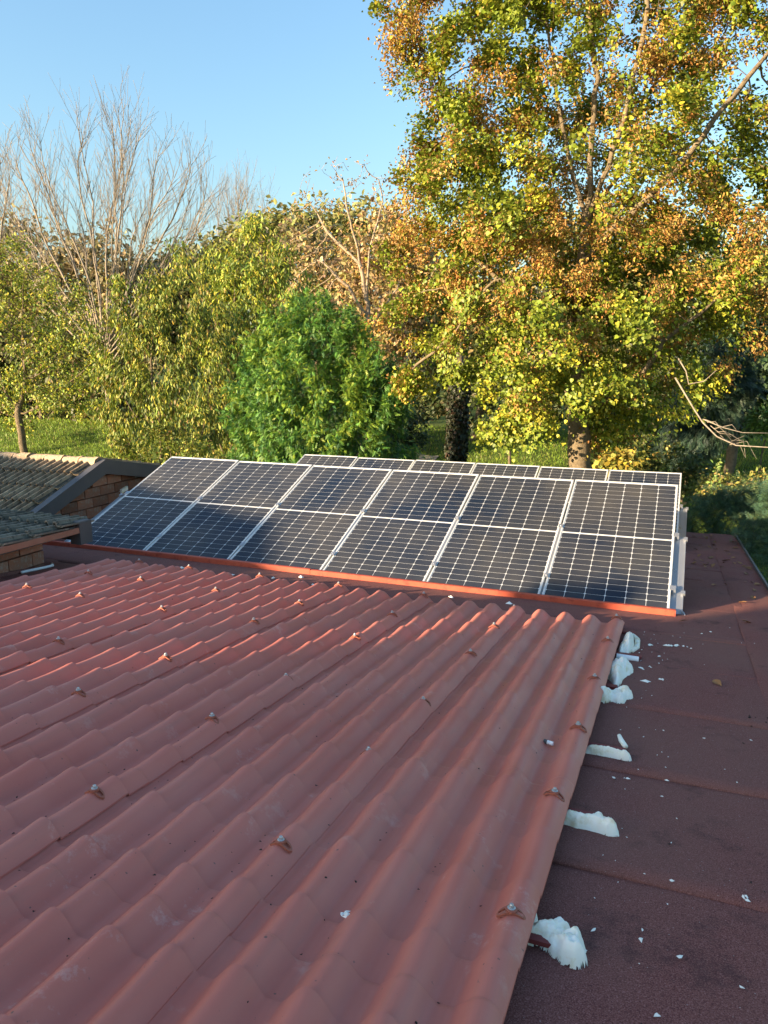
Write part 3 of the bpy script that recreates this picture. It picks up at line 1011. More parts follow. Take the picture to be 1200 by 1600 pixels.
# ------------------------------------------------------------------ vegetation
def colonise(base, attract, step=0.3, infl=2.5, kill=0.45, trunk=None, tropism=(0, 0, 0.1), iters=160, rng=None, limbs=()):
    """Space colonisation: returns node positions and parents of a branching skeleton that fills the attractor cloud."""
    rng = rng or RNG
    pos = [np.array(base, float)]
    par = [-1]
    for p in (trunk or []):
        p = np.array(p, float)
        while np.linalg.norm(p - pos[-1]) > step * 1.05:
            d = (p - pos[-1]) / np.linalg.norm(p - pos[-1])
            pos.append(pos[-1] + d * step + rng.normal(0, step * 0.06, 3))
            par.append(len(pos) - 2)
    for limb in limbs:
        cur = int(np.linalg.norm(np.array(pos) - np.array(limb[0]), axis=1).argmin())
        for p in limb[1:]:
            p = np.array(p, float)
            while np.linalg.norm(p - pos[cur]) > step * 1.05:
                d = (p - pos[cur]) / np.linalg.norm(p - pos[cur])
                pos.append(pos[cur] + d * step + rng.normal(0, step * 0.07, 3))
                par.append(cur)
                cur = len(pos) - 1
    A = np.array(attract, float)
    PN = np.array(pos)
    D = np.linalg.norm(A[:, None] - PN[None], axis=2)
    near, dist = D.argmin(1), D.min(1)
    alive = np.ones(len(A), bool)
    trop = np.array(tropism)
    for it in range(iters):
        act = alive & (dist < infl)
        if not act.any():
            if not alive.any():
                break
            k = np.where(alive)[0][dist[alive].argmin()]     # reach towards the closest attractor
            act = np.zeros(len(A), bool)
            act[k] = True
        idx = near[act]
        dirs = A[act] - PN[idx]
        dirs /= np.linalg.norm(dirs, axis=1)[:, None] + 1e-9
        un, inv = np.unique(idx, return_inverse=True)
        acc = np.zeros((len(un), 3))
        np.add.at(acc, inv, dirs)
        acc /= np.linalg.norm(acc, axis=1)[:, None] + 1e-9
        acc += trop + rng.normal(0, 0.13, acc.shape)
        acc /= np.linalg.norm(acc, axis=1)[:, None] + 1e-9
        new = PN[un] + acc * step
        n0 = len(PN)
        PN = np.vstack([PN, new])
        par += list(un)
        Dn = np.linalg.norm(A[:, None] - new[None], axis=2)
        nn_, nd = Dn.argmin(1), Dn.min(1)
        better = nd < dist
        near = np.where(better, nn_ + n0, near)
        dist = np.minimum(dist, nd)
        alive &= dist > kill
        if len(PN) > 14000:
            break
    return PN, np.array(par)


def radii(PN, par, r_tip, r_base, expo=2.4):
    n = len(PN)
    acc = np.zeros(n)
    nch = np.zeros(n, int)
    for i in range(n - 1, 0, -1):
        if nch[i] == 0:
            acc[i] = 1.0
        acc[par[i]] += acc[i]
        nch[par[i]] += 1
    acc[acc == 0] = 1
    e = math.log(max(r_base / r_tip, 1.01)) / math.log(max(acc[0], 2))
    return r_tip * acc ** e, nch


def branch_mesh(name, PN, par, rad, m, min_r=0.0, wobble=0.0):
    n = len(PN)
    kids = [[] for _ in range(n)]
    for i in range(1, n):
        kids[par[i]].append(i)
    V, F = [], []
    stack = [(0, None)]
    while stack:
        s, frm = stack.pop()
        chain = ([frm] if frm is not None else []) + [s]
        c = s
        while kids[c]:
            ks = sorted(kids[c], key=lambda q: -rad[q])
            for o in ks[1:]:
                if rad[o] >= min_r:
                    stack.append((o, c))
            if rad[ks[0]] < min_r:
                break
            c = ks[0]
            chain.append(c)
        if len(chain) < 2:
            continue
        rr = [rad[q] for q in chain]
        if frm is not None:
            rr[0] = rr[1] * 1.15
        sides = 10 if rr[0] > 0.12 else 6 if rr[0] > 0.04 else 4 if rr[0] > 0.015 else 3
        ref = np.array([0.31, 0.52, 0.79])
        b0 = len(V)
        for k, q in enumerate(chain):
            t = PN[chain[min(k + 1, len(chain) - 1)]] - PN[chain[max(k - 1, 0)]]
            t = t / (np.linalg.norm(t) + 1e-9)
            a = np.cross(t, ref)
            a /= np.linalg.norm(a) + 1e-9
            b = np.cross(t, a)
            for j in range(sides):
                th = 2 * math.pi * j / sides
                w_ = 1 + wobble * noise.noise((PN[q][0] * 3 + j, PN[q][1] * 3, PN[q][2] * 2)) if wobble else 1
                V.append(tuple(PN[q] + rr[k] * w_ * (math.cos(th) * a + math.sin(th) * b)))
        for k in range(len(chain) - 1):
            for j in range(sides):
                l = (j + 1) % sides
                F.append((b0 + k * sides + j, b0 + k * sides + l, b0 + (k + 1) * sides + l, b0 + (k + 1) * sides + j))
        F.append(tuple(b0 + (len(chain) - 1) * sides + j for j in range(sides)))
    return mesh(name, V, F, m, True)


def in_lobes(lobes, n, rng=None, shell=0.0):
    rng = rng or RNG
    L_ = np.array(lobes, float)
    vol = L_[:, 3] * L_[:, 4] * L_[:, 5]
    pick = rng.choice(len(L_), n, p=vol / vol.sum())
    d = rng.normal(size=(n, 3))
    d /= np.linalg.norm(d, axis=1)[:, None]
    r = (shell ** 3 + (1 - shell ** 3) * rng.random(n)) ** (1 / 3)
    return L_[pick, :3] + d * r[:, None] * L_[pick, 3:6]


# leaf outlines: local x across, y along from the stalk, z out of the leaf
def fold(pts, faces, z=0.16):
    return np.array([(x, y, abs(x) * z * 2) for x, y in pts]), faces


LIN = fold([(0, 0), (0.42, 0.02), (0.52, 0.42), (0, 1.0), (-0.52, 0.42), (-0.42, 0.02)], [(0, 1, 2, 3), (0, 3, 4, 5)])
LANCE = fold([(0, 0), (0.17, 0.4), (0, 1.0), (-0.17, 0.4)], [(0, 1, 2), (0, 2, 3)], 0.25)
OVAL = fold([(0, 0), (0.27, 0.3), (0.25, 0.65), (0, 1.0), (-0.25, 0.65), (-0.27, 0.3)], [(0, 1, 2, 3), (0, 3, 4, 5)], 0.2)
CURL = (np.array([(0, 0, 0), (0.3, 0.25, 0.22), (0.2, 0.75, 0.1), (0, 0.95, -0.25), (-0.22, 0.7, 0.22), (-0.28, 0.3, 0.05)]), [(0, 1, 2, 3), (0, 3, 4, 5)])
BLADE = (np.array([(-0.035, 0, 0), (0.035, 0, 0), (0.02, 0.55, 0.06), (0, 1, 0.24)]), [(0, 1, 2), (0, 2, 3)])


def frond(npair=7):
    v, f = [], []
    for k in range(npair):
        y = 0.12 + 0.82 * k / (npair - 1)
        ln = 0.24 * math.sin(math.pi * (0.18 + 0.74 * k / (npair - 1))) + 0.05
        for s in (1, -1):
            b = len(v)
            dz = -0.12 * (y ** 2)
            v += [(0, y, dz), (s * ln * 0.6, y - 0.012, dz + 0.01), (s * ln, y + 0.075, dz - 0.03), (s * ln * 0.45, y + 0.06, dz)]
            f.append((b, b + 1, b + 2, b + 3))
    return np.array(v), f


FROND = frond()
FROND5 = frond(5)


def fern(nt=5):
    v, f = [(0, 0, 0)], []
    for k in range(nt):
        y = 0.10 + 0.82 * k / (nt - 1)
        ln = 0.26 * math.sin(math.pi * (0.2 + 0.7 * k / (nt - 1))) + 0.03
        for s_ in (1, -1):
            b_ = len(v)
            dz = -0.22 * y * y
            v += [(0, y - 0.10, dz), (s_ * ln, y + 0.06, dz - 0.07), (0, y + 0.10, dz - 0.03)]
            f.append((b_, b_ + 1, b_ + 2))
    return np.array(v), f


FERN = fern()


def leaves(name, shape, pos, size, axis, normal, colour, m=None):
    """One crown mesh: a leaf at every position, its length along axis, its face towards normal."""
    V0, F0 = shape
    n, k = len(pos), len(V0)
    a = axis / (np.linalg.norm(axis, axis=1)[:, None] + 1e-9)
    x = np.cross(a, normal)
    x /= np.linalg.norm(x, axis=1)[:, None] + 1e-9
    z = np.cross(x, a)
    P_ = pos[:, None, :] + size[:, None, None] * (V0[None, :, 0, None] * x[:, None] + V0[None, :, 1, None] * a[:, None] + V0[None, :, 2, None] * z[:, None])
    me = bpy.data.meshes.new(name)
    cnt = np.array([len(f) for f in F0])
    flat = np.concatenate([np.array(f) for f in F0])
    idx = (flat[None] + (np.arange(n) * k)[:, None]).ravel().astype(np.int32)
    tot = np.tile(cnt, n)
    me.vertices.add(n * k)
    me.vertices.foreach_set('co', P_.ravel().astype(np.float32))
    me.loops.add(len(idx))
    me.loops.foreach_set('vertex_index', idx)
    me.polygons.add(len(tot))
    me.polygons.foreach_set('loop_start', np.concatenate([[0], np.cumsum(tot)[:-1]]).astype(np.int32))
    me.polygons.foreach_set('loop_total', tot.astype(np.int32))
    at_ = me.attributes.new('leaf_colour', 'FLOAT_COLOR', 'POINT')
    col = np.repeat(np.hstack([np.clip(colour * 1.22, 0, 0.8), np.ones((n, 1))]), k, axis=0)
    at_.data.foreach_set('color', col.ravel().astype(np.float32))
    me.materials.append(m or M_LEAF)
    me.update()
    me.validate()
    return me


def palette(n, cols, weights, jit=0.18, rng=None):
    rng = rng or RNG
    c = np.array(cols, float)[rng.choice(len(cols), n, p=np.array(weights) / sum(weights))]
    return np.clip(c * (1 + rng.normal(0, jit, (n, 1))) * (1 + rng.normal(0, jit * 0.35, (n, 3))), 0.004, 0.9)


def noise_at(pts, scale, seed):
    return np.array([noise.noise((p[0] * scale + seed, p[1] * scale - seed, p[2] * scale + seed * 2)) for p in pts])


def rand_dirs(n, rng=None):
    d = (rng or RNG).normal(size=(n, 3))
    return d / np.linalg.norm(d, axis=1)[:, None]


def px_lobes(Y, specs, depth=1.0):
    """(px, py, r_px[, dy]) picture circles turned into ellipsoids standing at distance Y."""
    out = []
    for s in specs:
        px, py, rp = s[:3]
        Yl = Y + (s[3] if len(s) > 3 else 0)
        c = at(px, py, Yl)
        depth_m = (c - CAM) @ RW[2]
        r = rp * depth_m / FPX
        out.append((*c, r, r * depth, r))
    return out


def leafy(tree, PN, par, rad, n, shape, size, cols, spread, tip_r, droop=0.5, bias=None, colour_fn=None, seed=0, name='crown', outward=0.4):
    """Leaves on the thin twigs of a skeleton; bunches share a tint."""
    tips = np.where(rad < tip_r)[0]
    bunch = RNG.choice(tips, n)
    t = RNG.random((n, 1))
    pos = PN[bunch] * (1 - t) + PN[par[bunch]] * t + RNG.normal(0, spread, (n, 3))
    cen = PN[tips].mean(0)
    out = pos - cen
    out /= np.linalg.norm(out, axis=1)[:, None] + 1e-9
    axis = rand_dirs(n) * 0.8 + out * outward + np.array([0, 0, -droop])
    nrm = rand_dirs(n) * 0.75 + np.array([0, 0, 0.8]) + out * 0.35
    sz = size * RNG.uniform(0.6, 1.25, n)
    if colour_fn is not None:
        col = colour_fn(pos, bunch)
    else:
        bt = RNG.normal(0, 0.16, len(PN))[bunch]
        col = palette(n, *cols) * (1 + bt)[:, None]
    o = put(name, leaves(name, shape, pos - np.array(tree.location), sz, axis, nrm, np.clip(col, .004, .9)), tree)
    return o


def make_tree(name, label, cat, base, lobes, n_attr, r_base, r_tip, leaf=None, group=None, bark=None, trunk=None,
              step=0.3, infl=2.5, kill=0.45, tropism=(0, 0, 0.1), min_r=0.0, wob=0.0, shell=0.0, trunkname='trunk', limbs=()):
    base = np.array(base, float)
    A = in_lobes(lobes, n_attr, shell=shell)
    PN, par = colonise(base, A, step, infl, kill, trunk, tropism, limbs=limbs)
    rad, nch = radii(PN, par, r_tip, r_base)
    t = thing(name, label, cat, tuple(base), group=group)
    put(trunkname, branch_mesh(trunkname, PN - base, par, rad, bark or M_BARK, min_r, wob), t)
    if leaf:
        for lf in (leaf if isinstance(leaf, list) else [leaf]):
            leafy(t, PN, par, rad, **lf)
    return t, PN, par, rad


def gbase(px, Y, dz=0.1):
    p = at(px, 600, Y)
    return (p[0], Y, ground_z(p[0], Y) - dz)


GREEN, OLIVE, YEL, YGR = (0.115, 0.15, 0.018), (0.12, 0.14, 0.028), (0.42, 0.36, 0.04), (0.22, 0.245, 0.028)
BROWN, TAN, RUST = (0.28, 0.15, 0.042), (0.38, 0.25, 0.075), (0.36, 0.17, 0.045)

M_TWIG = weathered('grey_twig_bark', (0.19, 0.16, 0.125), (0.27, 0.23, 0.18), 12, 0.95, 0.5, 0.01)

# ---- the big linden
YL = 8.0
lin_lobes = px_lobes(YL, [
    (625, 50, 48), (655, 45, 70), (660, 115, 62, .3), (700, 110, 90, -.3), (720, 10, 100), (615, 15, 40), (730, 190, 80, .3), (690, 205, 50), (700, 345, 80), (770, 240, 90, .5), (620, 400, 45), (615, 500, 40), (880, 180, 110, .9), (1000, 160, 110, -.7), (1000, 340, 110, .5), (880, 350, 110, -.6), (800, 160, 110, .4), (840, 40, 120), (930, 90, 120, -.5), (1040, 60, 110, .5), (1150, 90, 95), (1190, 20, 80),
    (640, 250, 32), (665, 300, 60), (740, 300, 110, -.8), (860, 290, 130, .6), (990, 270, 130, -1), (1110, 260, 120, .4), (1190, 230, 80),
    (640, 350, 55), (690, 410, 95, .4), (800, 410, 125, -1.4), (930, 420, 140, -.4), (1060, 410, 130, .5), (1160, 400, 105, -.8),
    (650, 470, 60), (730, 520, 85, -.3), (840, 530, 105, -1.6), (960, 530, 115, -.9), (1070, 510, 100, .3), (1160, 490, 80, 0.4),
    (660, 580, 48), (625, 600, 22), (780, 610, 58, -1.2), (870, 620, 66, -1.6), (960, 640, 66, .6), (1060, 600, 60, -.2),
    (765, 680, 40, -.8), (840, 675, 42, -1.2), (1000, 690, 42, .9), (1075, 640, 38, -.6),
    (760, -90, 120), (900, -120, 150), (1050, -100, 140), (1180, -90, 110), (880, -260, 110), (1020, -250, 110), (1290, 100, 110), (1290, 300, 110), (1290, -40, 90)], 1.15)
tp = lambda px, py, dy=0.0: tuple(at(px, py, YL + dy))
LIMBS = [[tp(915, 340), tp(922, 235, -.2), tp(932, 120, -.3), tp(918, 0, -.3), tp(910, -150)],
         [tp(915, 345), tp(950, 255, -.5), tp(985, 150, -.6), tp(1012, 30, -.5), tp(1030, -120)],
         [tp(912, 350), tp(886, 230, .1), tp(868, 120, -.2), tp(850, 10, 0)],
         [tp(908, 420), tp(985, 335, -.7), tp(1045, 280, -.9), tp(1120, 190, -.8), tp(1210, 70, -.6), tp(1290, 0)],
         [tp(904, 650), tp(960, 620, -.4), tp(1012, 580, -.8), tp(1045, 520, -.9), tp(1120, 470, -.8)],
         [tp(904, 650), tp(878, 590, -.5), tp(858, 530, -.7), tp(790, 440, -.6), tp(690, 370, -.3)],
         [tp(908, 490), tp(840, 400, .3), tp(760, 260, .3), tp(690, 130, .2), tp(640, 40)],
         [tp(915, 360), tp(975, 260, .5), tp(1000, 170, .7), tp(1060, 60, .6)]]
lb = at(905, 705, YL)
lin_base = np.array([lb[0], YL, -2.7])
A = in_lobes(lin_lobes, 3600, shell=0.2)
PN, par = colonise(lin_base, A, 0.24, 1.4, 0.30, [tp(904, 760), tp(902, 690), tp(905, 600, .1), tp(908, 480, .1), tp(915, 340, .0)], (0, 0, 0.05), limbs=LIMBS)
rad, nch = radii(PN, par, 0.0052, 0.205)
rad = np.where((PN[:, 2] > 2.4) & (rad > 0.03), rad * 0.78, rad)
LT = thing('linden_tree', 'huge linden turning yellow and rust brown above the right half of the solar panels', 'tree', tuple(lin_base))
put('trunk', branch_mesh('trunk', PN - lin_base, par, rad, M_BARKLIN, 0.0, 0.25), LT)


noise_t = noise_at(PN, 0.8, 21.0)
tips = np.where(rad < 0.0125)[0]
nz_tip = noise_at(PN[tips], 0.5, 3.3) + 0.5 * noise_at(PN[tips], 1.5, 9.1)
zz = PN[tips][:, 2]
low = np.clip((2.4 - zz) / 2.4, 0, 1)                       # lower boughs are still yellow green
left = np.clip((2.3 - PN[tips][:, 0]) / 2.0, 0, 1)
dry = 0.10 + 0.75 * nz_tip - 0.60 * low + 0.30 * left + 0.05 * np.clip(zz - 4, 0, 3) + RNG.normal(0, 0.34, len(tips)) > 0.22


def bunch_leaves(nm_, sel, n, shape, size, droop, colour, outw=0.4, spread=0.115):
    T = tips[sel]
    q = RNG.integers(0, len(T), n)
    b_ = T[q]
    t_ = RNG.random((n, 1))
    pos_ = PN[b_] * (1 - t_) + PN[par[b_]] * t_ + RNG.normal(0, spread, (n, 3))
    keep = np.ones(n, bool)                                  # airy middle of the crown: the limbs show through
    for limb in LIMBS[:4] + LIMBS[7:]:
        for a_, c_ in zip(limb[:-1], limb[1:]):
            a_, c_ = np.array(a_), np.array(c_)
            u_ = np.clip(((pos_ - a_)[:, [0, 2]] @ (c_ - a_)[[0, 2]]) / ((c_ - a_)[[0, 2]] @ (c_ - a_)[[0, 2]]), 0, 1)
            dd_ = np.linalg.norm((pos_ - a_ - u_[:, None] * (c_ - a_))[:, [0, 2]], axis=1)
            keep &= ~((dd_ < 0.26) & (pos_[:, 1] < YL + 0.5) & (pos_[:, 2] > 3.4) & (noise_t[b_] + RNG.normal(0, .12, n) < 0.13))
    pos_, b_, q, n = pos_[keep], b_[keep], q[keep], int(keep.sum())
    out = pos_ - np.array([lin_base[0], YL, 3.5])
    out /= np.linalg.norm(out, axis=1)[:, None] + 1e-9
    bd = rand_dirs(len(T))[q]                                # leaves of one twig hang alike
    ax = bd * 0.5 + rand_dirs(n) * 0.55 + out * outw + np.array([0, 0, -droop])
    nr = bd[:, [1, 2, 0]] * 0.5 + rand_dirs(n) * 0.5 + np.array([0, 0, 0.75]) + out * 0.4
    put(nm_, leaves(nm_, shape, pos_ - lin_base, size * RNG.uniform(0.55, 1.25, n), ax, nr, np.clip(colour(sel, q, n), .004, .9)), LT)


def green_cols(sel, q, n):
    lw = low[sel][q]
    nzs = nz_tip[sel][q]
    gr = palette(n, [GREEN, (0.15, 0.20, 0.018), YGR], [4, 3, 2], 0.14)
    ye = palette(n, [YEL, (0.35, 0.34, 0.035), (0.27, 0.29, 0.03)], [2, 3, 3], 0.10)
    tw = RNG.random(int(sel.sum()))[q]                       # whole twigs turn yellow together
    py_ = np.clip(0.18 + 0.55 * lw + 0.25 * nzs, 0.05, 0.8)
    mixed = np.where(RNG.random(n) < 0.75, tw, RNG.random(n))
    return np.where((mixed < py_)[:, None], ye, gr)


def dry_cols(sel, q, n):
    c = palette(n, [BROWN, TAN, RUST, (0.40, 0.30, 0.06), (0.20, 0.20, 0.03)], [4, 4, 2, 1.6, 2.0], 0.12)
    return c * (1 + RNG.normal(0, 0.15, int(sel.sum()))[q][:, None])


NL = 230000
ng = int(NL * (~dry).mean())
bunch_leaves('crown', ~dry, ng, LIN, 0.064, 0.45, green_cols)
bunch_leaves('dry_foliage', dry, NL - ng, CURL, 0.064, 0.4, dry_cols)

# long drooping bare bough on the right
b = MB()
pts = [tp(1055, 590, -1.2), tp(1085, 640, -1.3), tp(1098, 660, -1.4), tp(1120, 682, -1.5), tp(1150, 696, -1.6), tp(1200, 699, -1.7), tp(1260, 690, -1.8)]
loc = Vector(lin_base)
b.tube([Vector(p) - loc for p in pts], [0.014, 0.013, 0.012, 0.011, 0.010, 0.008, 0.005], 6)
pts = [tp(1098, 655, -1.4), tp(1130, 668, -1.45), tp(1160, 676, -1.4), tp(1210, 677, -1.4)]
b.tube([Vector(p) - loc for p in pts], [0.008, 0.008, 0.007, 0.005], 5)
pts = [tp(1060, 560, -1.3), tp(1072, 580, -1.35), tp(1076, 600, -1.35), tp(1100, 596, -1.4), tp(1120, 578, -1.5)]
b.tube([Vector(p) - loc for p in pts], [0.012, 0.011, 0.010, 0.007, 0.004], 5)
for q in range(9):
    x, y = 1100 + q * 5, 655 + q * 5
    pts = [tp(x, y, -1.4), tp(x + random.uniform(12, 30), y + random.uniform(-8, 16), -1.4), tp(x + random.uniform(30, 46), y + random.uniform(-4, 30), -1.5)]
    b.tube([Vector(p) - loc for p in pts], [0.006, 0.005, 0.003], 4)
b.put('drooping_bough', M_TWIG, LT, smooth=True)

# ---- feathery green bush behind the panels
YF = 8.6
fe_lobes = px_lobes(YF, [(480, 502, 46), (440, 535, 58), (530, 530, 56), (405, 590, 52), (400, 550, 40), (565, 545, 48), (385, 610, 42), (600, 605, 50), (590, 570, 40), (470, 600, 80, -.4), (560, 600, 62), (395, 655, 48), (455, 670, 70, -.5), (540, 670, 75, -.2),
                         (600, 650, 45), (400, 715, 50), (480, 730, 80, -.4), (570, 730, 70), (620, 720, 40, .4), (500, 470, 25), (480, 790, 90)], 0.85)
RNG = np.random.default_rng(4)
fb_ = np.array([at(510, 600, YF)[0], YF + 0.2, -2.65])
A = in_lobes(fe_lobes, 2600, shell=0.5)
PF, parF = colonise(fb_, A, 0.17, 1.2, 0.22, [at(515, 780, YF + .2)], (0, 0, 0.05))
radF, _ = radii(PF, parF, 0.005, 0.075)
FT = thing('feathery_bush', 'rounded bright green feathery leaved bush standing behind the middle of the panels', 'bush', tuple(fb_))
put('trunk', branch_mesh('trunk', PF - fb_, parF, radF, M_BARK, 0.0), FT)


def fe_colour(pos, bunch):
    n = len(pos)
    bn = noise_at(PF, 0.9, 5.5)[bunch] + 0.5 * noise_at(PF, 2.2, 1.5)[bunch]
    c = palette(n, [(0.075, 0.17, 0.03), (0.10, 0.20, 0.03), (0.05, 0.125, 0.04)], [3, 3, 2], 0.16)
    top = np.clip((pos[:, 2] - 0.8) / 2.2, 0, 1)
    yl = palette(n, [(0.20, 0.27, 0.03), (0.16, 0.25, 0.03)], [1, 1], 0.15)
    return np.where((RNG.random(n) < np.clip(0.12 + 0.75 * bn + 0.18 * top, 0.02, 0.85))[:, None], yl, c)


leafy(FT, PF, parF, radF, 60000, FERN, 0.125, None, 0.085, 0.014, 0.5, colour_fn=fe_colour, outward=0.55)

# ---- drooping leaved tree on the left and its neighbours
def dr_cols(a=1.0):
    a *= 1.4
    return ([(0.095 * a, 0.125 * a, 0.03), (0.15 * a, 0.165 * a, 0.035), (0.055 * a, 0.08 * a, 0.022), (0.28 * a, 0.25 * a, 0.05), (0.2, 0.13, 0.05)], [5, 4, 3, 1.6, 0.7], 0.2)


YD = 13.0
t, PD, parD, radD = make_tree('drooping_leaved_tree', 'tall green tree of narrow hanging leaves between the house ridge and the feathery bush', 'tree', gbase(250, YD),
    px_lobes(YD, [(255, 420, 48), (300, 430, 50), (210, 470, 55), (270, 490, 75), (330, 500, 50), (180, 540, 60), (250, 570, 85), (320, 580, 60), (200, 630, 70), (280, 650, 80), (340, 660, 45), (220, 710, 70), (300, 720, 60), (330, 375, 22), (305, 395, 25)], 0.8),
    700, 0.10, 0.006, dict(n=19000, shape=LANCE, size=0.165, cols=dr_cols(), spread=0.13, tip_r=0.014, droop=1.5), step=0.28, infl=1.9, kill=0.42, shell=0.3)
YQ = 16.5
make_tree('yellow_green_tree', 'yellow green slim topped tree rising behind the feathery bush', 'tree', gbase(385, YQ),
    px_lobes(YQ, [(395, 350, 32), (370, 380, 38), (430, 360, 28), (400, 420, 62), (350, 430, 42), (450, 440, 45), (390, 490, 75), (330, 510, 50), (450, 510, 55), (370, 570, 70), (318, 372, 16), (315, 410, 24)], 0.8),
    600, 0.10, 0.006, dict(n=15000, shape=LANCE, size=0.19, cols=([(0.22, 0.26, 0.035), (0.16, 0.21, 0.035), (0.09, 0.13, 0.03), (0.42, 0.36, 0.05)], [4, 4, 3, 2], 0.2), spread=0.16, tip_r=0.014, droop=1.2), step=0.3, infl=2.2, kill=0.45, shell=0.3)
YW = 17.0
make_tree('thin_leaved_tree', 'thinly leaved tree with bare twigs and a short lit trunk at the left edge', 'tree', gbase(28, YW),
    px_lobes(YW, [(20, 420, 50), (70, 430, 45), (110, 480, 55), (40, 500, 65), (130, 560, 55), (60, 570, 60), (-20, 480, 60), (10, 590, 45), (110, 630, 40), (-60, 400, 70), (130, 600, 40), (20, 640, 40, .8), (70, 625, 40, .6), (150, 640, 30)], 1.0),
    760, 0.15, 0.006, dict(n=16000, shape=OVAL, size=0.125, cols=dr_cols(1.15), spread=0.16, tip_r=0.014, droop=0.5), step=0.3, infl=2.2, kill=0.42, trunk=[at(27, 640, YW)], bark=M_BARK)
YX = 11.5
make_tree('low_bush', 'low leafy bush right behind the grey bargeboard of the old house', 'bush', gbase(255, YX),
    px_lobes(YX, [(200, 700, 35), (250, 700, 45), (310, 710, 40), (340, 730, 40), (270, 750, 60), (215, 740, 30)], 0.8),
    260, 0.05, 0.005, dict(n=5200, shape=OVAL, size=0.10, cols=dr_cols(0.95), spread=0.10, tip_r=0.012, droop=0.8), step=0.22, infl=1.6, kill=0.34, shell=0.3)

# ---- bare fan-shaped trees against the sky
def fan_tree(label, base, stems, group, seed, height_px, Y, r0=0.075, name='bare_tree', fork=None):
    """Several upswept stems with long upright twigs: stems are picture points turned into places at distance about Y."""
    rng = np.random.default_rng(seed)
    base = np.array(base)
    P_, Q_ = [base], [-1]

    def grow(i, d, length, step, level):
        n = max(2, int(length / step))
        idx = []
        for k in range(n):
            if level == 0:
                v_ = tgt - P_[i]
                d = 0.80 * d + 0.20 * v_ / (np.linalg.norm(v_) + 1e-6)
            d = d + rng.normal(0, 0.07, 3) + np.array([0, 0, 0.05 if level else 0.0])
            d /= np.linalg.norm(d)
            P_.append(P_[i] + d * step)
            Q_.append(i)
            i = len(P_) - 1
            idx.append((i, d.copy(), (k + 1) / n))
        return idx

    root = 0
    if fork is not None:
        n0 = 8
        for k in range(1, n0 + 1):
            P_.append(base + (fork - base) * k / n0 + rng.normal(0, 0.03, 3))
            Q_.append(len(P_) - 2)
        root = n0
    for (px, py, dy) in stems:
        tgt = at(px, py + 38, Y + dy)
        rt = max(0, root - int(rng.integers(0, 3)))
        d = tgt - P_[rt]
        ln = np.linalg.norm(d)
        d /= ln
        d0 = d + np.array([d[0] * 0.25, 0, -0.08])
        seg = grow(rt, d0 / np.linalg.norm(d0), ln, 0.35, 0)
        for (i, dd, f) in seg:
            if f < 0.40 or rng.random() > 0.8:
                continue
            for rep in range(2 if f > 0.6 else 1):
                side = np.cross(dd, rng.normal(size=3))
                side /= np.linalg.norm(side)
                d1 = dd * 0.86 + side * rng.uniform(0.35, 0.65) + np.array([0, 0, 0.18])
                s2 = grow(i, d1 / np.linalg.norm(d1), ln * rng.uniform(0.2, 0.36) * (1.2 - 0.7 * f), 0.28, 1)
                for (j, de, g) in s2:
                    if g > 0.12 and rng.random() < 0.68:
                        side = np.cross(de, rng.normal(size=3))
                        side /= np.linalg.norm(side)
                        d2 = de * 0.85 + side * rng.uniform(0.3, 0.6) + np.array([0, 0, 0.2])
                        grow(j, d2 / np.linalg.norm(d2), rng.uniform(0.45, 1.15), 0.28, 2)
    PN_ = np.array(P_)
    par_ = np.array(Q_)
    rad_, _ = radii(PN_, par_, 0.0062, r0)
    t_ = thing(name, label, 'tree', tuple(base), group=group)
    put('trunk', branch_mesh('trunk', PN_ - base, par_, rad_, M_TWIG), t_)
    return t_


YB = 22.0
gb = gbase(168, YB)
fan_tree('wide leafless tree fanning pale twigs into the sky on the left', gb,
         [(-5, 330, 1), (8, 270, -1), (20, 205, 0.5), (60, 235, 1), (80, 160, -.5), (115, 145, 0.6), (140, 170, 1.3), (165, 135, 0), (195, 150, .8), (225, 175, -1), (250, 200, .5), (278, 225, -.6), (300, 262, 0.6), (312, 310, 0), (328, 268, .4), (322, 240, -.4), (296, 205, .3), (275, 320, -1), (210, 140, -.6), (45, 190, -.4), (0, 235, .4), (40, 360, .6), (185, 230, -1.5), (120, 270, 1.4), (235, 270, 1)], 'leafless trees on the left', 11, 0, YB, 0.15, fork=at(165, 540, YB))
gb2 = gbase(-30, YB + 2)
fan_tree('leafless tree leaning out of the picture at the left edge', gb2,
         [(-90, 220, 0), (-50, 180, 1), (-10, 190, -1), (12, 200, .5), (-70, 280, 0)], 'leafless trees on the left', 12, 0, YB + 2, 0.13, fork=at(-30, 520, YB + 2))
fan_tree('small distant leafless poplar above the yellow green tree', gbase(365, 44), [(338, 262, 0), (352, 255, 1), (365, 250, 0), (378, 254, -1), (392, 256, 1), (402, 272, 0), (370, 275, 2)], None, 13, 0, 44, 0.11)

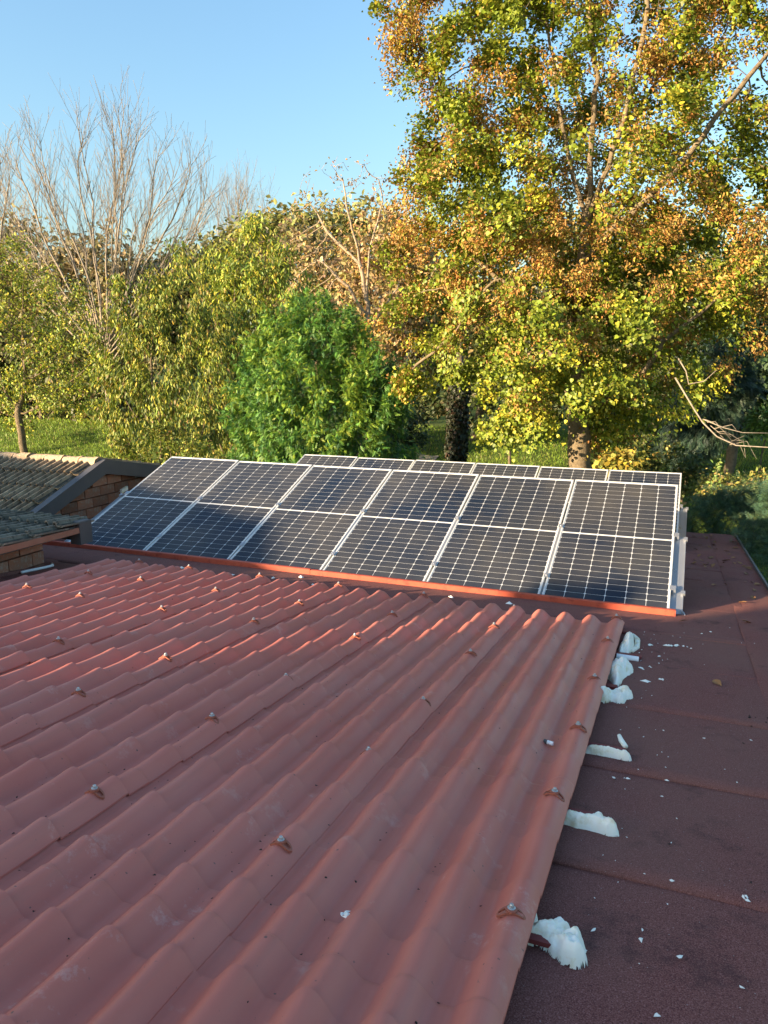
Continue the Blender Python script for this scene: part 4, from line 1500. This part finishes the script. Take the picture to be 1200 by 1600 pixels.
# ---- brown sparse trees in the middle distance
YM = 21.0
make_tree('half_bare_tree', 'half bare tree with crooked tan branches left of the linden', 'tree', gbase(575, YM),
    px_lobes(YM, [(500, 290, 32), (540, 270, 36), (580, 280, 36), (480, 330, 35), (530, 340, 50), (590, 350, 50), (470, 400, 50), (540, 420, 60), (610, 420, 50), (500, 470, 50), (580, 490, 60), (460, 450, 35)], 1.0),
    1700, 0.13, 0.0068, [dict(n=1100, shape=CURL, size=0.11, cols=([TAN, BROWN, (0.3, 0.2, 0.1)], [3, 3, 2], 0.2), spread=0.12, tip_r=0.016, droop=0.8)],
    bark=M_BARKLIGHT, step=0.26, infl=1.8, kill=0.36, tropism=(0, 0, 0.02), trunk=[at(582, 560, YM), at(575, 470, YM)],
    limbs=[[at(575, 470, YM), at(560, 400, YM), at(545, 330, YM - .3), at(535, 280, YM)], [at(575, 470, YM), at(578, 380, YM), at(600, 310, YM + .4), at(592, 270, YM)], [at(578, 500, YM), at(540, 440, YM - .5), at(490, 400, YM - .6)], [at(578, 520, YM), at(620, 450, YM), at(640, 390, YM + .3)], [at(560, 410, YM), at(510, 360, YM), at(480, 310, YM)]])
bgs = [  # px, Y, lobes, leaves, palette, label
    (470, 26, [(450, 370, 40), (480, 400, 60), (430, 430, 45), (520, 440, 60), (460, 480, 60), (540, 500, 60)], 5200, ([(0.34, 0.26, 0.15), (0.27, 0.22, 0.10), (0.20, 0.19, 0.06)], [4, 3, 3], 0.2), 'reddish brown tree in the gap behind the half bare tree'),
    (620, 24, [(600, 370, 55), (650, 400, 55), (590, 440, 60), (640, 480, 70), (590, 530, 50), (660, 550, 60), (620, 590, 40)], 6000, ([(0.32, 0.22, 0.11), (0.36, 0.26, 0.13), (0.20, 0.18, 0.06), (0.30, 0.23, 0.06)], [4, 3, 3, 1], 0.2), 'rusty tree between the half bare tree and the linden'),
    (430, 34, [(400, 365, 28), (440, 358, 30), (480, 362, 32), (420, 395, 45), (355, 385, 28), (520, 365, 32), (560, 360, 35), (600, 355, 30)], 5500, ([(0.22, 0.22, 0.07), (0.17, 0.19, 0.06), (0.30, 0.25, 0.10)], [4, 3, 2], 0.15), 'olive green tree on the skyline left of the linden'),
    (50, 27, [(0, 390, 60), (60, 400, 50), (120, 400, 50), (180, 420, 55), (30, 460, 60), (110, 470, 60), (190, 490, 60)], 6500, ([(0.24, 0.20, 0.10), (0.17, 0.16, 0.07), (0.30, 0.23, 0.12)], [4, 4, 2], 0.15), 'brownish tree behind the leafless trees on the left'),
    (270, 30, [(235, 425, 35), (290, 420, 38), (335, 415, 32), (260, 460, 55), (330, 450, 60), (300, 520, 60)], 7500, ([(0.16, 0.15, 0.06), (0.11, 0.13, 0.04), (0.2, 0.17, 0.08)], [4, 4, 2], 0.15), 'grey green tree behind the drooping leaved tree'),
    (60, 23, [(-10, 560, 70), (70, 560, 60), (140, 580, 60), (20, 620, 50), (110, 625, 40), (190, 600, 50), (-60, 600, 60)], 9000, ([(0.075, 0.085, 0.03), (0.10, 0.11, 0.035), (0.14, 0.11, 0.05)], [4, 3, 2], 0.2), 'dark thicket tree behind the grass at the left edge'),
    (740, 22, [(720, 500, 60), (790, 520, 60), (700, 570, 50), (760, 590, 60), (830, 570, 60), (900, 560, 70), (980, 570, 70)], 9000, ([(0.10, 0.12, 0.03), (0.15, 0.15, 0.04), (0.2, 0.14, 0.06)], [4, 3, 2], 0.2), 'olive tree showing behind the lower boughs of the linden'),
    (800, 30, [(700, 400, 70), (790, 390, 70), (880, 400, 80), (980, 390, 80), (1080, 400, 80), (1180, 400, 80), (760, 470, 70), (900, 480, 80), (1040, 480, 80), (1160, 480, 80), (1260, 420, 80)], 12000, ([(0.15, 0.14, 0.05), (0.10, 0.12, 0.035), (0.24, 0.17, 0.07)], [4, 4, 2], 0.18), 'broad brownish olive tree far behind the linden crown'),
    (1150, 19, [(1090, 540, 50), (1150, 520, 60), (1210, 540, 60), (1120, 600, 60), (1190, 600, 60), (1250, 580, 60), (1180, 650, 35)], 9000, ([(0.030, 0.055, 0.022), (0.045, 0.075, 0.025), (0.025, 0.05, 0.028)], [4, 3, 3], 0.2), 'dark blue green conifer like tree at the right edge behind the bare bough'),
]
for (px, Y, lb_, n, cols, lab) in bgs:
    mid = at(px, 400, Y)
    dm = (mid - CAM) @ RW[2]
    make_tree('woodland_tree', lab, 'tree', gbase(px, Y), px_lobes(Y, lb_, 1.0), 420, 0.16, 0.011,
              dict(n=n, shape=OVAL, size=0.0088 * dm, cols=cols, spread=0.012 * dm, tip_r=0.03, droop=0.6),
              group='background trees of the wood', step=0.45, infl=3.5, kill=0.7, shell=0.35)
# far wood that reads as one mass
pos = []
for k in range(260):
    px = RNG.uniform(-250, 1450)
    Y = RNG.uniform(46, 62)
    top = 395 + 22 * math.sin(px * 0.011) + 16 * math.sin(px * 0.037) + RNG.uniform(-12, 12)
    c = at(px, top + RNG.uniform(0, 170), Y)
    pos.append(c + RNG.normal(0, 1, (170, 3)) * np.array([1.0, 1.0, 0.8]))
pos = np.vstack(pos)
n = len(pos)
col = palette(n, [(0.12, 0.12, 0.04), (0.16, 0.13, 0.055), (0.09, 0.10, 0.035), (0.2, 0.16, 0.08)], [4, 3, 3, 2], 0.2)
fw_ = leaves('far_wood', OVAL, pos, 0.42 * RNG.uniform(0.6, 1.3, n), rand_dirs(n) + np.array([0, 0, -.4]), rand_dirs(n) + np.array([0, 0, .6]), col)
tag(put('far_wood', fw_), 'distant brownish olive wood closing the view behind the trees', 'wood', None, 'stuff')

# ---- undergrowth right of the panels
def bush(name, label, px, Y, lobes, n, shape, size, cols, group=None, droop=0.4, na=260, rb=0.05, spread=0.1, shell=0.45, cat='bush'):
    return make_tree(name, label, cat, gbase(px, Y), px_lobes(Y, lobes, 0.9), na, rb, 0.005,
                     dict(n=n, shape=shape, size=size, cols=cols, spread=spread, tip_r=0.016, droop=droop, outward=0.8),
                     step=0.22, infl=1.6, kill=0.32, shell=shell, group=group)


DK = ([(0.05, 0.10, 0.055), (0.075, 0.13, 0.065), (0.04, 0.075, 0.045), (0.12, 0.16, 0.05)], [4, 3, 3, 1], 0.2)
bush('dark_shrub', 'dense dark green shrub overhanging the far right roof corner', 1110, 7.3, [(1085, 800, 32), (1125, 790, 38), (1160, 785, 36), (1100, 835, 35), (1145, 835, 40), (1190, 795, 36), (1075, 830, 26)], 9500, FROND5, 0.13, DK, na=420)
bush('dark_shrub', 'dark feathery shrub beyond the grey edge flashing at the right', 1190, 5.0, [(1180, 835, 32), (1200, 850, 42), (1240, 840, 55), (1214, 905, 38), (1250, 930, 60), (1190, 800, 34), (1215, 780, 36), (1175, 800, 26)], 9500, FROND5, 0.115, DK, na=420)
bush('autumn_shrub', 'shrub with cream and yellow tips above the dark shrub at the right', 1150, 8.4, [(1100, 765, 18), (1140, 770, 24), (1170, 765, 24), (1195, 790, 26), (1200, 745, 20), (1080, 770, 14)], 3200, OVAL, 0.085,
     ([(0.16, 0.17, 0.04), (0.34, 0.25, 0.09), (0.09, 0.12, 0.03), (0.45, 0.36, 0.08)], [4, 2, 4, 1.4], 0.2))
bush('tall_sapling', 'pale green sapling with rows of small leaves in front of the dark hollow', 1125, 8.0, [(1118, 745, 12), (1128, 715, 10), (1112, 770, 10), (1135, 740, 9), (1140, 705, 6)], 420, OVAL, 0.07,
     ([(0.22, 0.30, 0.09), (0.16, 0.24, 0.06)], [1, 1], 0.15), na=70, rb=0.012, spread=0.05, cat='sapling')
bush('low_undergrowth_bush', 'shaded green bush behind the right end of the back solar row', 1010, 10.5, [(960, 720, 30), (1010, 715, 36), (1060, 715, 32), (1080, 750, 36), (1030, 760, 40), (975, 760, 30)], 4500, OVAL, 0.09,
     ([(0.06, 0.09, 0.025), (0.10, 0.12, 0.03), (0.04, 0.065, 0.02), (0.3, 0.25, 0.06)], [4, 3, 3, 1], 0.2))
bush('yellow_bush', 'small yellow leaved bush right of the linden trunk', 965, 7.2, [(930, 725, 16), (960, 728, 20), (990, 732, 18), (1010, 722, 12)], 1100, LIN, 0.085,
     ([(0.40, 0.30, 0.05), (0.25, 0.22, 0.05), (0.14, 0.15, 0.03)], [3, 3, 2], 0.2), na=90, rb=0.02)
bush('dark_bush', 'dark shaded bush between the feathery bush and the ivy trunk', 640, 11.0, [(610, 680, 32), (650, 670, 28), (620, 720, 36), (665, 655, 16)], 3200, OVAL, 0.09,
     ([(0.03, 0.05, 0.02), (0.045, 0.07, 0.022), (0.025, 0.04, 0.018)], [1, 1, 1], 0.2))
bush('meadow_bush', 'sunlit light green bush on the meadow at the right edge', 1185, 14, [(1170, 660, 14), (1195, 650, 18), (1220, 655, 20)], 1500, LANCE, 0.12, ([(0.13, 0.2, 0.03), (0.09, 0.15, 0.025)], [1, 1], 0.2), na=90, rb=0.02)

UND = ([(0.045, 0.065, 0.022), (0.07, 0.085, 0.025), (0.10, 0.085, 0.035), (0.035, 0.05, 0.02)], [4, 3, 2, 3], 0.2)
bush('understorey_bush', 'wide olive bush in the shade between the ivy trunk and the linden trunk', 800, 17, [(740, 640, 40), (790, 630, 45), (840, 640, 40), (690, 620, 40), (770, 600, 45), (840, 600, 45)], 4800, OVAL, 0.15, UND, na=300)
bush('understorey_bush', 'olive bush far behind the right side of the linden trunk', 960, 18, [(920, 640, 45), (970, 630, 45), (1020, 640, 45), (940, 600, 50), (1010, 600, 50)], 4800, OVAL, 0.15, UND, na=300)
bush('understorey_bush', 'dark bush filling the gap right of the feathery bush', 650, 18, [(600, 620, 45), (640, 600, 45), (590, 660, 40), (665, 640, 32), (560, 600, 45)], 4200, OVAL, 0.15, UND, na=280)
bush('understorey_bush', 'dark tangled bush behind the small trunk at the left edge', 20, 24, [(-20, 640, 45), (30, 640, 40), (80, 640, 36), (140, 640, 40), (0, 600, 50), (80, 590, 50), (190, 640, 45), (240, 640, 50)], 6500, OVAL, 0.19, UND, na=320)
bush('understorey_bush', 'green thicket closing the view between the drooping leaved tree and the feathery bush', 350, 17, [(330, 620, 50), (370, 600, 50), (350, 660, 45), (400, 560, 50), (300, 660, 45), (340, 700, 40)], 6000, LANCE, 0.2, dr_cols(0.9), na=320, droop=1.0)
bush('dark_conifer', 'dark blue green conifer with drooping boughs right of the linden', 1090, 12.5, [(1060, 690, 34), (1100, 680, 36), (1080, 640, 34), (1130, 640, 32), (1110, 600, 36), (1150, 590, 34), (1120, 560, 34)], 7000, FROND, 0.22,
     ([(0.035, 0.065, 0.045), (0.05, 0.085, 0.05), (0.03, 0.05, 0.035)], [3, 2, 2], 0.2), na=340, droop=0.9, cat='tree')
# ivy trunk behind the panels
YI = 13.5
p = at(713, 640, YI)
tv = thing('ivy_trunk', 'dark ivy grown tree trunk left of the linden above the back solar row', 'tree', (p[0], YI, ground_z(p[0], YI) - 0.1))
b = MB()
lt_ = Vector(tv.location)
b.tube([Vector((0, 0, 0)), Vector(at(712, 700, YI)) - lt_, Vector(at(715, 640, YI)) - lt_, Vector(at(720, 590, YI)) - lt_, Vector(at(716, 520, YI)) - lt_], [0.2, 0.18, 0.16, 0.12, 0.08], 9)
b.put('trunk', M_BARK, tv, smooth=True)
n = 3200
h = RNG.random(n)
pos = np.array([at(712 + 6 * q, 725 - 125 * q, YI) for q in h]) - np.array(tv.location)
a = RNG.random(n) * 6.283
rr = 0.17 + RNG.random(n) * 0.14
pos[:, 0] += rr * np.cos(a)
pos[:, 1] += rr * np.sin(a)
nm = np.stack([np.cos(a), np.sin(a), np.full(n, 0.3)], 1) + RNG.normal(0, 0.4, (n, 3))
put('crown', leaves('crown', LIN, pos, 0.085 * RNG.uniform(0.6, 1.2, n), RNG.normal(0, .5, (n, 3)) + np.array([0, 0, -1]), nm, palette(n, [(0.022, 0.03, 0.014), (0.035, 0.04, 0.018), (0.06, 0.035, 0.02)], [3, 2, 1], 0.2)), tv)

# path and grass
vs, fs = [], []
for j in range(24):
    t = j / 23
    x = at(540, 600, 20)[0] + 4.0 * t
    for s in (-1, 1):
        y = 19.2 + 0.8 * math.sin(t * 5) + s * 0.8
        vs.append((x, y, ground_z(x, y) + 0.03))
for j in range(23):
    fs.append((2 * j, 2 * j + 2, 2 * j + 3, 2 * j + 1))
tag(put('path', mesh('path', vs, fs, M_PATH, True)), kind='structure')
gp = []
for (pa, pb, ya, yb, n) in [(-20, 200, 14, 29, 34000), (560, 900, 11, 26, 20000), (940, 1260, 9.5, 26, 26000)]:
    Yg = RNG.uniform(ya, yb, n)
    pg = RNG.uniform(pa, pb, n)
    gp.append(np.stack([np.array([at(p_, 600, y_)[0] for p_, y_ in zip(pg, Yg)]), Yg], 1))
gp = np.vstack(gp)
pos = np.array([(x, y, ground_z(x, y) - 0.02) for x, y in gp])
n = len(pos)
put_ = leaves('grass', BLADE, pos, RNG.uniform(0.07, 0.20, n), RNG.normal(0, .45, (n, 3)) + np.array([0, 0, 1]), rand_dirs(n) + np.array([0, -0.6, 0.3]),
              palette(n, [(0.13, 0.22, 0.02), (0.19, 0.28, 0.025), (0.09, 0.15, 0.02), (0.22, 0.2, 0.06)], [4, 4, 3, 1.5], 0.2))
tag(put('grass', put_), 'rough meadow grass between the trees', 'grass', None, 'stuff')
